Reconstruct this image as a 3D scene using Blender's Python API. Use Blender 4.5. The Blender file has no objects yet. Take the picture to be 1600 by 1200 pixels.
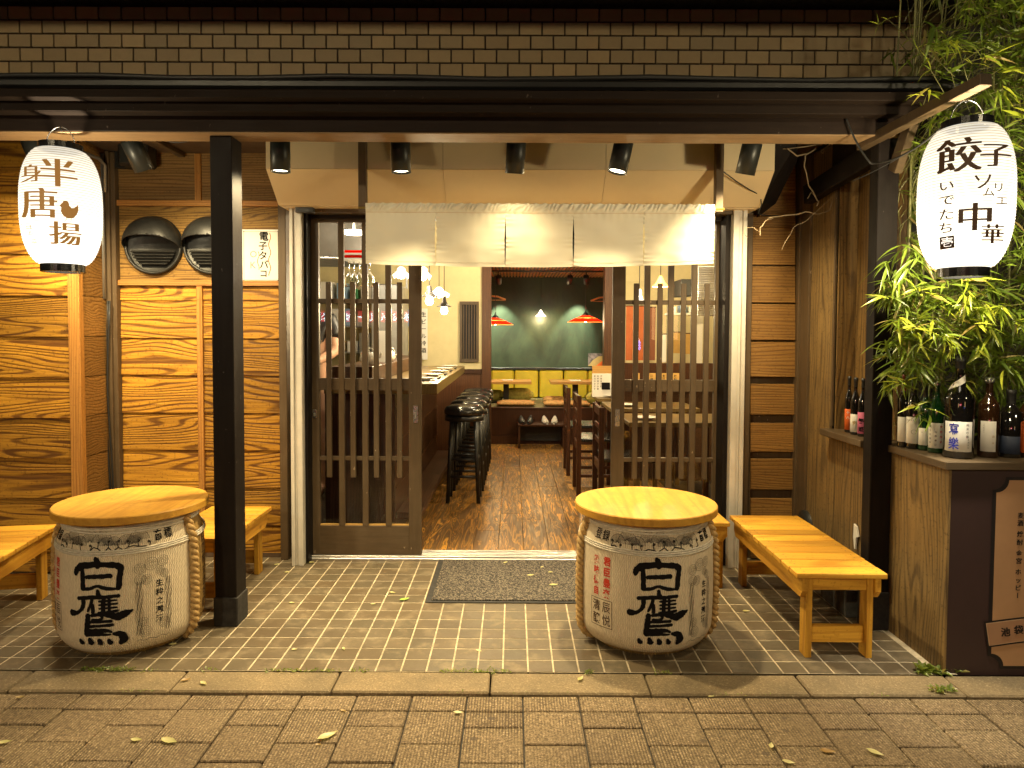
import bpy, bmesh, math, random
from mathutils import Vector, Matrix, noise
random.seed(7)
S = bpy.context.scene
COL = S.collection
PI = math.pi
rad = math.radians

# ---------------------------------------------------------------- camera, world, exposure
cam_data = bpy.data.cameras.new('camera')
cam_data.sensor_fit = 'HORIZONTAL'
cam_data.sensor_width = 36.0
FPX = 1109.0
CH = 1.3
cam_data.lens = FPX / 1600 * 36
cam_data.shift_y = -32.5 / 1600
cam_data.clip_start = 0.05
cam_data.clip_end = 400
cam = bpy.data.objects.new('camera', cam_data)
COL.objects.link(cam)
CM = Matrix.Rotation(rad(.1), 4, 'Z') @ Matrix.Rotation(rad(90 - 2.3), 4, 'X') @ Matrix.Rotation(rad(.27), 4, 'Z')
cam.matrix_world = Matrix.Translation((0, 0, CH)) @ CM
S.camera = cam

w = bpy.data.worlds.new('World')
S.world = w
w.use_nodes = True
wn = w.node_tree
sky = wn.nodes.new('ShaderNodeTexSky')
sky.sky_type = 'NISHITA'
sky.sun_disc = False
sky.sun_elevation = rad(-4)
sky.sun_rotation = rad(200)
bgn = wn.nodes['Background']
bgn.inputs['Strength'].default_value = 0.05
wn.links.new(sky.outputs[0], bgn.inputs[0])

vs = S.view_settings
vs.view_transform = 'Standard'
vs.look = 'None'
vs.exposure = 0.5
vs.gamma = 1.0
vs.use_curve_mapping = False
S.cycles.use_denoising = True
S.cycles.max_bounces = 8
S.cycles.diffuse_bounces = 4
S.cycles.transparent_max_bounces = 12
S.cycles.sample_clamp_indirect = 6
S.cycles.caustics_reflective = False
S.cycles.caustics_refractive = False

WARM = (1.0, .785, .43)
WARM2 = (1.0, .77, .40)

def at(px, py, Y):
    """the point of the place seen at photo pixel (px, py) on the vertical plane Y"""
    r = CM.to_3x3() @ Vector(((px - 800) / FPX, -(py - 567.5) / FPX, -1))
    t = Y / r.y
    return Vector((r.x * t, Y, r.z * t + CH))
def gx(px, Y, py=523): return at(px, py, Y).x
def gz(py, Y, px=802): return at(px, py, Y).z

# ---------------------------------------------------------------- materials
class NT:
    def __init__(self, name):
        self.m = bpy.data.materials.new(name)
        self.m.use_nodes = True
        self.t = self.m.node_tree
        self.b = self.t.nodes['Principled BSDF']
        self.out = self.t.nodes['Material Output']
    def n(self, kind, **kw):
        nd = self.t.nodes.new('ShaderNode' + kind)
        for k, v in kw.items():
            if k.startswith('_'):
                setattr(nd, k[1:], v)
            else:
                key = k.replace('__', ' ')
                s = nd.inputs[int(key[1:])] if key[0] == 'i' and key[1:].isdigit() else nd.inputs[key]
                if isinstance(v, bpy.types.NodeSocket): self.t.links.new(v, s)
                else: s.default_value = v
        return nd
    def math(self, op, a, b=0.0, clamp=False):
        return self.n('Math', _operation=op, _use_clamp=clamp, i0=a, i1=b).outputs[0]
    def mix(self, f, a, b, blend='MIX'):
        nd = self.t.nodes.new('ShaderNodeMix'); nd.data_type = 'RGBA'; nd.blend_type = blend
        for s, v in ((nd.inputs[0], f), (nd.inputs[6], a), (nd.inputs[7], b)):
            if isinstance(v, bpy.types.NodeSocket): self.t.links.new(v, s)
            elif isinstance(v, (int, float)): s.default_value = v
            else: s.default_value = (*v, 1)
        return nd.outputs[2]
    def ramp(self, f, stops):
        nd = self.t.nodes.new('ShaderNodeValToRGB')
        self.t.links.new(f, nd.inputs[0])
        e = nd.color_ramp.elements
        while len(e) < len(stops): e.new(.5)
        for el, (p, c) in zip(e, stops):
            el.position = p
            el.color = (c, c, c, 1) if isinstance(c, (int, float)) else (*c, 1)
        return nd.outputs[0]
    def set(self, **kw):
        for k, v in kw.items():
            s = self.b.inputs[k.replace('__', ' ')]
            if isinstance(v, bpy.types.NodeSocket): self.t.links.new(v, s)
            elif isinstance(v, tuple) and len(v) == 3: s.default_value = (*v, 1)
            else: s.default_value = v
        return self
    def bump(self, h, strength=.3, dist=.01):
        nd = self.n('Bump', Strength=strength, Distance=dist, Height=h)
        self.t.links.new(nd.outputs[0], self.b.inputs['Normal'])
    def coords(self, scale, rnd=37.0, kind='Object'):
        tc = self.n('TexCoord').outputs[kind]
        oi = self.n('ObjectInfo').outputs['Random']
        off = self.n('CombineXYZ', X=self.math('MULTIPLY', oi, rnd), Y=self.math('MULTIPLY', oi, rnd * 1.7), Z=self.math('MULTIPLY', oi, rnd * 2.3)).outputs[0]
        v = self.n('VectorMath', _operation='MULTIPLY', i0=tc, i1=scale).outputs[0]
        return self.n('VectorMath', _operation='ADD', i0=v, i1=off).outputs[0]
    def rand(self): return self.n('ObjectInfo').outputs['Random']

def wood(name, light, dark, axis='x', freq=55, rough=.6, bump=.35, spread=.35, grain=.7, tight=1.0, spec=.3, pitch=.016, knots=False):
    t = NT(name)
    sc = {'x': (.9, 5, 7), 'y': (7, .9, 5), 'z': (7, 5, .9)}[axis]
    sc = tuple(s * tight for s in sc)
    v = t.coords(sc)
    n1 = t.n('TexNoise', Vector=v, Scale=1.0, Detail=1.2, Roughness=.45, Distortion=.25).outputs[0]
    sep = t.n('SeparateXYZ', i0=t.n('TexCoord').outputs['Object'])
    acr = sep.outputs[{'x': 2, 'y': 0, 'z': 0}[axis]]
    if axis == 'z': acr = t.math('ADD', acr, sep.outputs[1])
    n0 = t.n('TexNoise', Vector=t.coords(tuple(q * .45 for q in sc), 53.0), Scale=1.0, Detail=1.0).outputs[0]
    ph = t.math('ADD', t.math('MULTIPLY', n1, float(freq)), t.math('MULTIPLY', n0, float(freq) * 1.2))
    ring = t.math('SINE', t.math('ADD', ph, t.math('MULTIPLY', acr, 2 * PI / pitch)))
    ring = t.math('MULTIPLY_ADD', ring, .5)
    ring.node.inputs[2].default_value = .5
    rr = t.ramp(ring, [(.0, 0), (.58, .10), (.93, 1), (1, 1)])
    fsc = {'x': (4, 60, 90), 'y': (60, 4, 90), 'z': (90, 60, 4)}[axis]
    v2 = t.coords(fsc)
    n2 = t.n('TexNoise', Vector=v2, Scale=1.0, Detail=3, Roughness=.6).outputs[0]
    n3 = t.n('TexNoise', Vector=t.coords((2, 2, 3)), Scale=1.5, Detail=2).outputs[0]
    f = t.math('MULTIPLY', rr, grain)
    f = t.math('ADD', f, t.math('MULTIPLY', t.math('SUBTRACT', n2, .43), 1.7), True)
    c = t.mix(f, light, dark)
    c = t.mix(t.math('MULTIPLY', t.ramp(n3, [(.35, 0), (.7, 1)]), .45), c, t.mix(.55, c, dark))
    ns = t.n('TexNoise', Vector=t.coords((1, 1, 1)), Scale=70.0, Detail=2).outputs[0]
    c = t.mix(t.ramp(ns, [(.30, .55), (.42, 0)]), c, dark)
    if knots:
        kv = t.n('TexVoronoi', Vector=t.coords((4, 7, 7) if axis == 'x' else (7, 4, 7)), Scale=1.0).outputs[0]
        c = t.mix(t.ramp(kv, [(.04, .85), (.10, 0)]), c, (.16, .06, .012))
    br = t.math('MULTIPLY_ADD', t.rand(), spread); br.node.inputs[2].default_value = 1 - spread * .6
    c = t.mix(1.0, c, t.n('CombineColor', i0=br, i1=br, i2=br).outputs[0], 'MULTIPLY')
    t.set(Base__Color=c, Roughness=rough, Specular__IOR__Level=spec)
    t.bump(t.math('ADD', t.math('MULTIPLY', rr, -.6), n2), bump, .004)
    return t.m

def plain(name, c, rough=.5, metal=0.0, var=.15, scale=12, bump=0.0, spec=.5, coat=0.0):
    t = NT(name)
    n1 = t.n('TexNoise', Vector=t.coords((1, 1, 1)), Scale=float(scale), Detail=4, Roughness=.65).outputs[0]
    f = t.ramp(n1, [(.3, 0), (.7, 1)])
    c2 = tuple(x * (1 - var * 1.6) for x in c)
    t.set(Base__Color=t.mix(f, c, c2), Metallic=metal, Specular__IOR__Level=spec, Coat__Weight=coat)
    rr = t.math('MULTIPLY_ADD', n1, .25); rr.node.inputs[2].default_value = max(.02, rough - .12)
    t.set(Roughness=rr)
    if bump: t.bump(n1, bump, .003)
    return t.m

def emit(name, c, s, base=None):
    t = NT(name)
    t.set(Base__Color=base or c, Emission__Color=c, Emission__Strength=s, Roughness=.5)
    return t.m

def painted(name, c, wear=(.12, .09, .06), rough=.5, amount=.35, axis='z', spec=.35):
    """painted timber with faint grain, dust and rubbed spots"""
    t = NT(name)
    sc = {'x': (5, 40, 60), 'y': (40, 5, 60), 'z': (60, 40, 4)}[axis]
    g = t.n('TexNoise', Vector=t.coords(sc), Scale=1.0, Detail=3, Roughness=.6).outputs[0]
    d = t.n('TexNoise', Vector=t.coords((1, 1, 1)), Scale=6.0, Detail=5, Roughness=.7).outputs[0]
    s = t.n('TexNoise', Vector=t.coords((1, 1, .5)), Scale=45.0, Detail=2, Roughness=.7).outputs[0]
    f = t.math('MULTIPLY', t.ramp(d, [(.4, 0), (.75, 1)]), amount)
    c1 = t.mix(f, c, wear)
    c1 = t.mix(t.math('MULTIPLY', t.ramp(g, [(.35, 1), (.6, 0)]), .35), c1, tuple(x * .55 for x in c))
    c1 = t.mix(t.ramp(s, [(.72, 0), (.76, .7)]), c1, tuple(min(1, x * 2.2 + .04) for x in wear))
    t.set(Base__Color=c1, Roughness=t.ramp(d, [(.3, rough - .1), (.8, rough + .15)]), Specular__IOR__Level=spec)
    t.bump(t.math('ADD', g, t.math('MULTIPLY', d, .5)), .25, .002)
    return t.m

MT = {}
MT['cedar'] = wood('cedar', (.54, .265, .026), (.13, .05, .008), 'x', 84, .6, .6, .55, .8, pitch=.030)
MT['cedar_dull'] = wood('cedar_dull', (.32, .185, .06), (.13, .068, .02), 'x', 40, .6, .4, .4, .6)
MT['cedar_stained'] = wood('cedar_stained', (.30, .155, .038), (.13, .06, .015), 'x', 36, .6, .35, .35, .55)
MT['ply_weathered'] = wood('ply_weathered', (.38, .215, .05), (.12, .06, .016), 'x', 60, .65, .4, .3, .7, 1.5)
MT['ply_vert'] = wood('ply_vert', (.27, .175, .066), (.07, .046, .024), 'z', 40, .65, .35, .3, .5, 1.3, pitch=.035)
MT['ply_vert_dark'] = wood('ply_vert_dark', (.17, .095, .036), (.07, .04, .018), 'z', 50, .5, .25, .3, .6)
MT['ply_niche'] = wood('ply_niche', (.26, .155, .05), (.08, .045, .016), 'z', 52, .6, .3, .3, .6, pitch=.05)
MT['batten'] = wood('batten', (.55, .26, .06), (.3, .13, .03), 'z', 30, .5, .25, .3, .5)
MT['batten_h'] = wood('batten_h', (.5, .24, .06), (.28, .12, .03), 'x', 30, .5, .25, .3, .5)
MT['pine_x'] = wood('pine_x', (.68, .37, .042), (.44, .20, .02), 'x', 30, .55, .15, .5, .6, .8, pitch=.045, knots=True)
MT['pine_y'] = wood('pine_y', (.68, .37, .042), (.44, .20, .02), 'y', 30, .55, .15, .5, .6, .8, pitch=.045, knots=True)
def m_disc():
    m = wood('pine_disc', (.60, .32, .045), (.42, .20, .028), 'y', 34, .5, .1, .22, .45, .8, pitch=.07, knots=True)
    t = NT.__new__(NT); t.m = m; t.t = m.node_tree; t.b = m.node_tree.nodes['Principled BSDF']; t.out = m.node_tree.nodes['Material Output']
    old = t.b.inputs['Base Color'].links[0].from_socket
    vd = t.n('TexVoronoi', Vector=t.coords((3.6, 3.6, .01)), Scale=1.0).outputs[0]
    ring = t.ramp(vd, [(.115, 0), (.13, .8), (.142, 0)])
    n = t.n('TexNoise', Vector=t.coords((1, 1, 1)), Scale=7.0, Detail=5, Roughness=.7).outputs[0]
    c = t.mix(t.math('MULTIPLY', ring, t.ramp(n, [(.4, 0), (.6, 1)])), old, (.26, .12, .02))
    c = t.mix(t.ramp(n, [(.48, 0), (.72, .65)]), c, (.34, .18, .04))
    t.set(Base__Color=c)
    return m
MT['pine_disc'] = m_disc()
MT['pine_z'] = wood('pine_z', (.68, .37, .042), (.44, .20, .02), 'z', 30, .55, .15, .5, .6, .8, pitch=.045, knots=True)
MT['brown'] = painted('brown', (.088, .058, .030), (.15, .11, .065), .5, .4, 'z')
MT['brown_x'] = painted('brown_x', (.088, .058, .030), (.15, .11, .065), .5, .4, 'x')
MT['trim'] = painted('trim', (.105, .068, .034), (.17, .12, .07), .55, .4, 'z')
MT['trim_x'] = painted('trim_x', (.10, .062, .036), (.15, .10, .06), .55, .4, 'x')
MT['post'] = painted('post', (.011, .008, .007), (.035, .027, .02), .55, .25, 'z', .12)
MT['hood_steel'] = plain('hood_steel', (.14, .125, .10), .4, .3, .2, 6)
MT['dark_ceiling'] = plain('dark_ceiling', (.16, .125, .07), .7, 0, .2, 4)
MT['post_x'] = painted('post_x', (.018, .011, .008), (.04, .027, .018), .6, .3, 'x', .12)
MT['fascia'] = painted('fascia', (.016, .010, .007), (.035, .024, .016), .65, .3, 'x', .12)
MT['black'] = plain('black', (.015, .015, .015), .4, 0, .3)
MT['cast'] = plain('cast', (.035, .035, .033), .45, .3, .3, 30, .1)
MT['lampbody'] = plain('lampbody', (.035, .038, .034), .4, .2, .2, 20)
MT['aluminium'] = plain('aluminium', (.72, .70, .68), .35, .85, .12, 25)
MT['frame_white'] = plain('frame_white', (.70, .66, .58), .45, .1, .12, 8, .02)
MT['signboard'] = plain('signboard', (.82, .66, .40), .45, 0, .05, 3)
MT['white_paint'] = plain('white_paint', (.78, .76, .72), .5, 0, .06, 6)
MT['cream'] = plain('cream', (.72, .62, .34), .75, 0, .1, 4, .1)
MT['paper'] = plain('paper', (.80, .77, .70), .6, 0, .06, 9)
MT['ink'] = plain('ink', (.006, .005, .006), .8, 0, .1, spec=.15)
MT['ink_soft'] = plain('ink_soft', (.10, .085, .06), .6, 0, .2)
MT['ink_brown'] = plain('ink_brown', (.075, .035, .012), .6, 0, .1)
MT['ink_red'] = plain('ink_red', (.62, .045, .02), .55, 0, .1)
MT['ink_blue'] = plain('ink_blue', (.02, .04, .45), .5, 0, .1)
MT['steel'] = plain('steel', (.6, .6, .58), .25, .9, .1)
MT['rope'] = plain('rope', (.62, .40, .15), .8, 0, .35, 60, .3)
MT['cord'] = plain('cord', (.72, .66, .54), .75, 0, .2, 60, .2)
MT['rubber'] = plain('rubber', (.03, .028, .026), .7, 0, .2, 30)
MT['cable'] = plain('cable', (.02, .02, .02), .5)
MT['twig'] = plain('twig', (.35, .26, .15), .7, 0, .3)
MT['vinyl'] = plain('vinyl', (.02, .02, .02), .22, 0, .2, 10, 0, .6)
MT['darkwood'] = wood('darkwood', (.075, .03, .014), (.03, .012, .007), 'z', 30, .35, .1, .3, .5)
MT['darkwood_y'] = wood('darkwood_y', (.10, .045, .02), (.04, .018, .009), 'y', 30, .35, .1, .3, .5)
MT['redwood'] = wood('redwood', (.115, .048, .018), (.05, .02, .010), 'z', 40, .4, .1, .3, .5)
MT['tabletop_in'] = wood('tabletop_in', (.55, .32, .1), (.38, .2, .06), 'x', 30, .35, .1, .2, .5)
MT['counter_top'] = wood('counter_top', (.19, .13, .05), (.12, .075, .03), 'y', 30, .3, .1, .2, .5)
MT['seat_yellow'] = plain('seat_yellow', (.62, .50, .04), .45, 0, .12, 9, .05)
MT['cushion'] = plain('cushion', (.62, .34, .11), .8, 0, .4, 30, .2)
MT['cushion_yellow'] = plain('cushion_yellow', (.55, .48, .10), .8, 0, .3, 40, .3)
MT['ceramic'] = plain('ceramic', (.75, .72, .65), .2, 0, .05)
MT['tatami'] = plain('tatami', (.16, .14, .06), .8, 0, .2, 40)
MT['shoe_white'] = plain('shoe_white', (.5, .47, .42), .6)
MT['kitchen_steel'] = plain('kitchen_steel', (.45, .45, .43), .35, .7, .2, 6)
MT['stone_dark'] = plain('stone_dark', (.03, .026, .022), .8, 0, .35, 30, .4)
MT['stone'] = plain('stone', (.10, .095, .085), .8, 0, .35, 30, .4)

def m_brick():
    t = NT('brick_face')
    v = t.coords((1, 1, 1), 91)
    n1 = t.n('TexNoise', Vector=v, Scale=30.0, Detail=4, Roughness=.7).outputs[0]
    r = t.rand()
    c = t.ramp(r, [(0, (.26, .185, .085)), (.3, (.33, .235, .11)), (.6, (.26, .195, .10)), (1, (.38, .27, .125))])
    c = t.mix(t.math('MULTIPLY', n1, .5), c, (.17, .125, .07))
    t.set(Base__Color=c, Roughness=.55)
    t.bump(n1, .35, .003)
    return t.m
MT['brick'] = m_brick()
MT['mortar'] = plain('mortar', (.045, .032, .024), .9, 0, .3, 30, .3)
MT['grout'] = plain('grout', (.60, .50, .34), .85, 0, .35, 25, .3)

def m_tile():
    t = NT('floor_tile')
    p = t.n('NewGeometry').outputs['Position']
    q = t.n('VectorMath', _operation='DIVIDE', i0=p, i1=(.0986, .1, 1.0)).outputs[0]
    q = t.n('VectorMath', _operation='ADD', i0=q, i1=(200.35, 200.1, .5)).outputs[0]
    fl = t.n('VectorMath', _operation='FLOOR', i0=q).outputs[0]
    wn_ = t.n('TexWhiteNoise', _noise_dimensions='3D', Vector=fl).outputs[0]
    n1 = t.n('TexNoise', Vector=p, Scale=9.0, Detail=6, Roughness=.7).outputs[0]
    n2 = t.n('TexNoise', Vector=p, Scale=2.2, Detail=3, Roughness=.6).outputs[0]
    n3 = t.n('TexNoise', Vector=p, Scale=120.0, Detail=2).outputs[0]
    c = t.ramp(wn_, [(0, (.098, .070, .038)), (.3, (.112, .083, .047)), (.65, (.092, .074, .045)), (1, (.126, .095, .055))])
    c = t.mix(t.ramp(n1, [(.5, 0), (.72, .55)]), c, (.33, .26, .16))
    c = t.mix(t.ramp(n2, [(.5, 0), (.72, .7)]), c, (.085, .064, .04))
    t.set(Base__Color=c, Roughness=t.ramp(n1, [(.3, .42), (.7, .7)]), Specular__IOR__Level=.45)
    t.bump(t.math('ADD', t.math('MULTIPLY', n3, .4), n1), .25, .003)
    return t.m
MT['tile'] = m_tile()

def m_paver():
    t = NT('paver_face')
    p = t.n('NewGeometry').outputs['Position']
    wv = t.n('TexWave', _wave_type='BANDS', _bands_direction='X', Vector=p, Scale=31.0, Distortion=.25, Detail=1).outputs[0]
    n1 = t.n('TexNoise', Vector=p, Scale=135.0, Detail=3, Roughness=.85).outputs[0]
    n2 = t.n('TexNoise', Vector=p, Scale=3.5, Detail=4, Roughness=.7).outputs[0]
    c = t.ramp(t.rand(), [(0, (.22, .155, .080)), (.35, (.285, .205, .108)), (.7, (.24, .172, .090)), (1, (.32, .232, .125))])
    c = t.mix(t.ramp(n1, [(.38, .92), (.54, 0)]), c, (.06, .038, .02))
    c = t.mix(t.ramp(n1, [(.56, 0), (.66, .75)]), c, (.66, .52, .36))
    c = t.mix(t.ramp(n2, [(.45, 0), (.75, .5)]), c, (.14, .095, .055))
    keep = t.ramp(n2, [(.42, 1), (.66, .1)])
    c = t.mix(t.math('MULTIPLY', t.ramp(wv, [(.12, .75), (.5, 0)]), keep), c, (.055, .035, .02))
    vg = t.n('TexVoronoi', Vector=p, Scale=5.5).outputs[0]
    c = t.mix(t.ramp(vg, [(.05, .75), (.075, 0)]), c, (.07, .05, .035))
    ed = t.n('TexNoise', Vector=p, Scale=1.3, Detail=3).outputs[0]
    c = t.mix(t.ramp(ed, [(.5, 0), (.7, .5)]), c, (.12, .08, .045))
    t.set(Base__Color=c, Roughness=.85)
    t.bump(t.math('ADD', t.math('MULTIPLY', wv, t.math('MULTIPLY', keep, .7)), t.math('MULTIPLY', n1, 1.3)), .8, .004)
    return t.m
MT['paver'] = m_paver()

def m_kerb():
    t = NT('kerb_face')
    p = t.n('NewGeometry').outputs['Position']
    n1 = t.n('TexNoise', Vector=p, Scale=125.0, Detail=3, Roughness=.85).outputs[0]
    n2 = t.n('TexNoise', Vector=p, Scale=5.0, Detail=5, Roughness=.7).outputs[0]
    c = t.mix(t.ramp(n2, [(.35, 0), (.7, 1)]), (.28, .205, .11), (.15, .113, .062))
    c = t.mix(t.ramp(n1, [(.35, .75), (.6, 0)]), c, (.11, .08, .045))
    c = t.mix(t.ramp(n1, [(.6, 0), (.72, .7)]), c, (.6, .5, .33))
    t.set(Base__Color=c, Roughness=.85)
    t.bump(t.math('ADD', n1, n2), .5, .003)
    return t.m
MT['kerb'] = m_kerb()

def m_mat():
    t = NT('coil_mat')
    p = t.n('NewGeometry').outputs['Position']
    n1 = t.n('TexVoronoi', Vector=p, Scale=190.0).outputs[0]
    n2 = t.n('TexNoise', Vector=p, Scale=125.0, Detail=2, Roughness=.8).outputs[0]
    c = t.mix(t.ramp(n2, [(.48, 0), (.58, 1)]), (.018, .015, .013), (.24, .20, .15))
    t.set(Base__Color=c, Roughness=.8)
    t.bump(t.math('ADD', n1, n2), 1.0, .006)
    return t.m
MT['mat'] = m_mat()

def m_straw(name, c1, c2, bump):
    t = NT(name)
    tc = t.n('TexCoord').outputs['UV']
    v = t.n('VectorMath', _operation='MULTIPLY', i0=tc, i1=(1.0, 1.0, 1.0)).outputs[0]
    nz = t.n('TexNoise', Vector=v, Scale=14.0, Detail=2).outputs[0]
    sx = t.n('SeparateXYZ', i0=v)
    # herringbone-like ribs: vertical bands whose phase wobbles with height
    wob = t.math('SINE', t.math('MULTIPLY', sx.outputs[1], 300.0))
    ph = t.math('ADD', t.math('MULTIPLY', sx.outputs[0], 820.0), t.math('ADD', t.math('MULTIPLY', wob, .9), t.math('MULTIPLY', nz, 3.0)))
    rib = t.math('MULTIPLY_ADD', t.math('SINE', ph), .5); rib.node.inputs[2].default_value = .5
    fib = t.n('TexNoise', Vector=t.n('VectorMath', _operation='MULTIPLY', i0=v, i1=(400.0, 40.0, 1.0)).outputs[0], Scale=1.0, Detail=3).outputs[0]
    dirt = t.n('TexNoise', Vector=v, Scale=5.0, Detail=4, Roughness=.7).outputs[0]
    c = t.mix(t.ramp(rib, [(0, .6), (.5, 0)]), c1, c2)
    c = t.mix(t.ramp(fib, [(.35, .5), (.6, 0)]), c, c2)
    c = t.mix(t.ramp(dirt, [(.45, 0), (.8, .45)]), c, tuple(x * .6 for x in c1))
    t.set(Base__Color=c, Roughness=.8)
    t.bump(t.math('ADD', rib, t.math('MULTIPLY', fib, .7)), bump, .006)
    return t.m
MT['straw_white'] = m_straw('straw_white', (.84, .73, .54), (.52, .41, .26), .55)
MT['straw'] = m_straw('straw', (.58, .36, .10), (.26, .14, .035), .8)

def m_floor_in():
    t = NT('plank_floor')
    v = t.coords((17, 1.5, 3), 40)
    n1 = t.n('TexNoise', Vector=v, Scale=1.0, Detail=3, Roughness=.6, Distortion=1.2).outputs[0]
    ring = t.math('MULTIPLY_ADD', t.math('SINE', t.math('MULTIPLY', n1, 42.0)), .5); ring.node.inputs[2].default_value = .5
    n2 = t.n('TexNoise', Vector=t.coords((70, 5, 3), 40), Scale=1.0, Detail=3).outputs[0]
    f = t.math('MULTIPLY', t.ramp(ring, [(.55, 0), (.9, 1)]), t.ramp(n1, [(.42, 0), (.55, 1)]))
    c = t.mix(n2, (.25, .135, .045), (.10, .052, .022))
    c = t.mix(t.math('MULTIPLY', f, .85), c, (.80, .38, .05))
    t.set(Base__Color=c, Roughness=t.ramp(n2, [(.3, .28), (.7, .45)]), Specular__IOR__Level=.5)
    t.bump(n2, .15, .002)
    return t.m
MT['plank'] = m_floor_in()

def m_green():
    t = NT('green_wall_paint')
    v = t.coords((1, 1, .5))
    n1 = t.n('TexNoise', Vector=v, Scale=2.4, Detail=6, Roughness=.7, Distortion=.6).outputs[0]
    c = t.mix(t.ramp(n1, [(.4, 0), (.7, 1)]), (.012, .024, .013), (.038, .062, .031))
    t.set(Base__Color=c, Roughness=t.ramp(n1, [(.3, .35), (.7, .6)]))
    t.bump(n1, .2, .01)
    return t.m
MT['green'] = m_green()

def m_leaf(name, a, b, dead, island=False):
    t = NT(name)
    r = t.n('NewGeometry').outputs['Random Per Island'] if island else t.rand()
    c = t.ramp(r, [(0, a), (.55, b), (.9, b), (.93, dead), (1, dead)])
    d = t.n('BsdfDiffuse', Color=c).outputs[0]
    tr = t.n('BsdfTranslucent', Color=t.mix(.4, c, (.55, .6, .05))).outputs[0]
    gl = t.n('BsdfGlossy', Roughness=.35).outputs[0]
    mx = t.n('MixShader', Fac=.38, i1=d, i2=tr).outputs[0]
    mx = t.n('MixShader', Fac=.06, i1=mx, i2=gl).outputs[0]
    t.t.links.new(mx, t.out.inputs[0])
    return t.m
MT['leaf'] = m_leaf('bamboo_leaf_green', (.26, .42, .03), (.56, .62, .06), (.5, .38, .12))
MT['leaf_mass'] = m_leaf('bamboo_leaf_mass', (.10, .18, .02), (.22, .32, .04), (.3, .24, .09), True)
MT['weed'] = m_leaf('weed_green', (.08, .14, .02), (.22, .28, .05), (.4, .32, .12), True)
MT['fallen'] = m_leaf('fallen_leaf_yellow', (.62, .58, .25), (.72, .66, .32), (.45, .27, .10))
MT['fallen_green'] = plain('fallen_green', (.28, .5, .06), .5)
MT['culm'] = plain('culm', (.22, .22, .07), .4, 0, .3, 20)

def m_glass():
    t = NT('window_glass')
    fr = t.n('Fresnel', IOR=1.6).outputs[0]
    a = t.n('BsdfTransparent').outputs[0]
    g = t.n('BsdfGlossy', Roughness=.0).outputs[0]
    t.t.links.new(t.n('MixShader', Fac=fr, i1=a, i2=g).outputs[0], t.out.inputs[0])
    return t.m
MT['glass'] = m_glass()
def m_clear():
    t = NT('clear_glass')
    fr = t.n('LayerWeight', Blend=.35).outputs[0]
    a = t.n('BsdfTransparent', Color=(.93, .95, .93, 1)).outputs[0]
    g = t.n('BsdfGlossy', Roughness=.05).outputs[0]
    t.t.links.new(t.n('MixShader', Fac=fr, i1=a, i2=g).outputs[0], t.out.inputs[0])
    return t.m
MT['clear'] = m_clear()
def bottle_glass(name, c):
    t = NT(name)
    t.set(Base__Color=c, Roughness=.06, Specular__IOR__Level=.8, Coat__Weight=.6, Coat__Roughness=.03)
    return t.m
MT['bottle_black'] = bottle_glass('bottle_black', (.008, .007, .006))
MT['bottle_brown'] = bottle_glass('bottle_brown', (.03, .012, .004))
MT['bottle_green'] = bottle_glass('bottle_green', (.008, .05, .012))

def m_cloth():
    t = NT('noren_cloth')
    v = t.coords((1, 1, 1))
    n1 = t.n('TexNoise', Vector=v, Scale=700.0, Detail=2).outputs[0]
    n2 = t.n('TexNoise', Vector=v, Scale=5.0, Detail=3).outputs[0]
    c = t.mix(n2, (.86, .81, .66), (.80, .75, .60))
    d = t.n('BsdfDiffuse', Color=c).outputs[0]
    tr = t.n('BsdfTranslucent', Color=(.8, .72, .5, 1)).outputs[0]
    b = t.n('Bump', Strength=.15, Distance=.001, Height=n1).outputs[0]
    t.t.links.new(b, d.node.inputs['Normal'])
    t.t.links.new(t.n('MixShader', Fac=.10, i1=d, i2=tr).outputs[0], t.out.inputs[0])
    return t.m
MT['cloth'] = m_cloth()
def m_lantern():
    t = NT('lantern_paper')
    tc = t.n('TexCoord').outputs['Object']
    s = t.n('SeparateXYZ', i0=tc)
    rib = t.math('MULTIPLY_ADD', t.math('SINE', t.math('MULTIPLY', s.outputs[2], 2 * PI / .0105)), .5); rib.node.inputs[2].default_value = .5
    line = t.ramp(rib, [(0, .0), (.22, 1)])
    g = t.n('MapRange', i0=s.outputs[2], i1=-.24, i2=.24, i3=2.3, i4=.80).outputs[0]
    n1 = t.n('TexNoise', Vector=tc, Scale=6.0, Detail=3).outputs[0]
    g = t.math('MULTIPLY', g, t.ramp(n1, [(.3, .85), (.7, 1)]))
    c = t.mix(line, (.62, .44, .24), (1.0, .93, .78))
    st = t.math('ADD', t.math('MULTIPLY', g, line), t.math('MULTIPLY', t.math('SUBTRACT', 1.0, line), .60))
    t.set(Base__Color=(.02, .018, .015), Emission__Color=c, Emission__Strength=st, Roughness=.8, Specular__IOR__Level=.1)
    tr = t.n('BsdfTransparent', Color=(1, .93, .78, 1)).outputs[0]     # thin paper lets part of the bulb's light out
    t.t.links.new(t.n('MixShader', Fac=.26, i1=t.b.outputs[0], i2=tr).outputs[0], t.out.inputs[0])
    return t.m
MT['lantern'] = m_lantern()
MT['print_left'] = emit('print_left', (.55, .24, .05), .42, (.05, .03, .01))
MT['print_right'] = emit('print_right', (.4, .16, .05), .07, (.02, .012, .01))
MT['stamp_paper'] = emit('stamp_paper', (1, .93, .8), 1.0)
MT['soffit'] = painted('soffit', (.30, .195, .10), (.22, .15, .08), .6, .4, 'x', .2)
MT['banner_dim'] = plain('banner_dim', (.30, .10, .04), .6)
MT['banner_orange'] = plain('banner_orange', (.50, .12, .02), .6)
MT['bulb'] = emit('bulb_glow', (1, .82, .5), 14)
MT['led'] = emit('led_disc', (1, .88, .62), 9)
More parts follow.
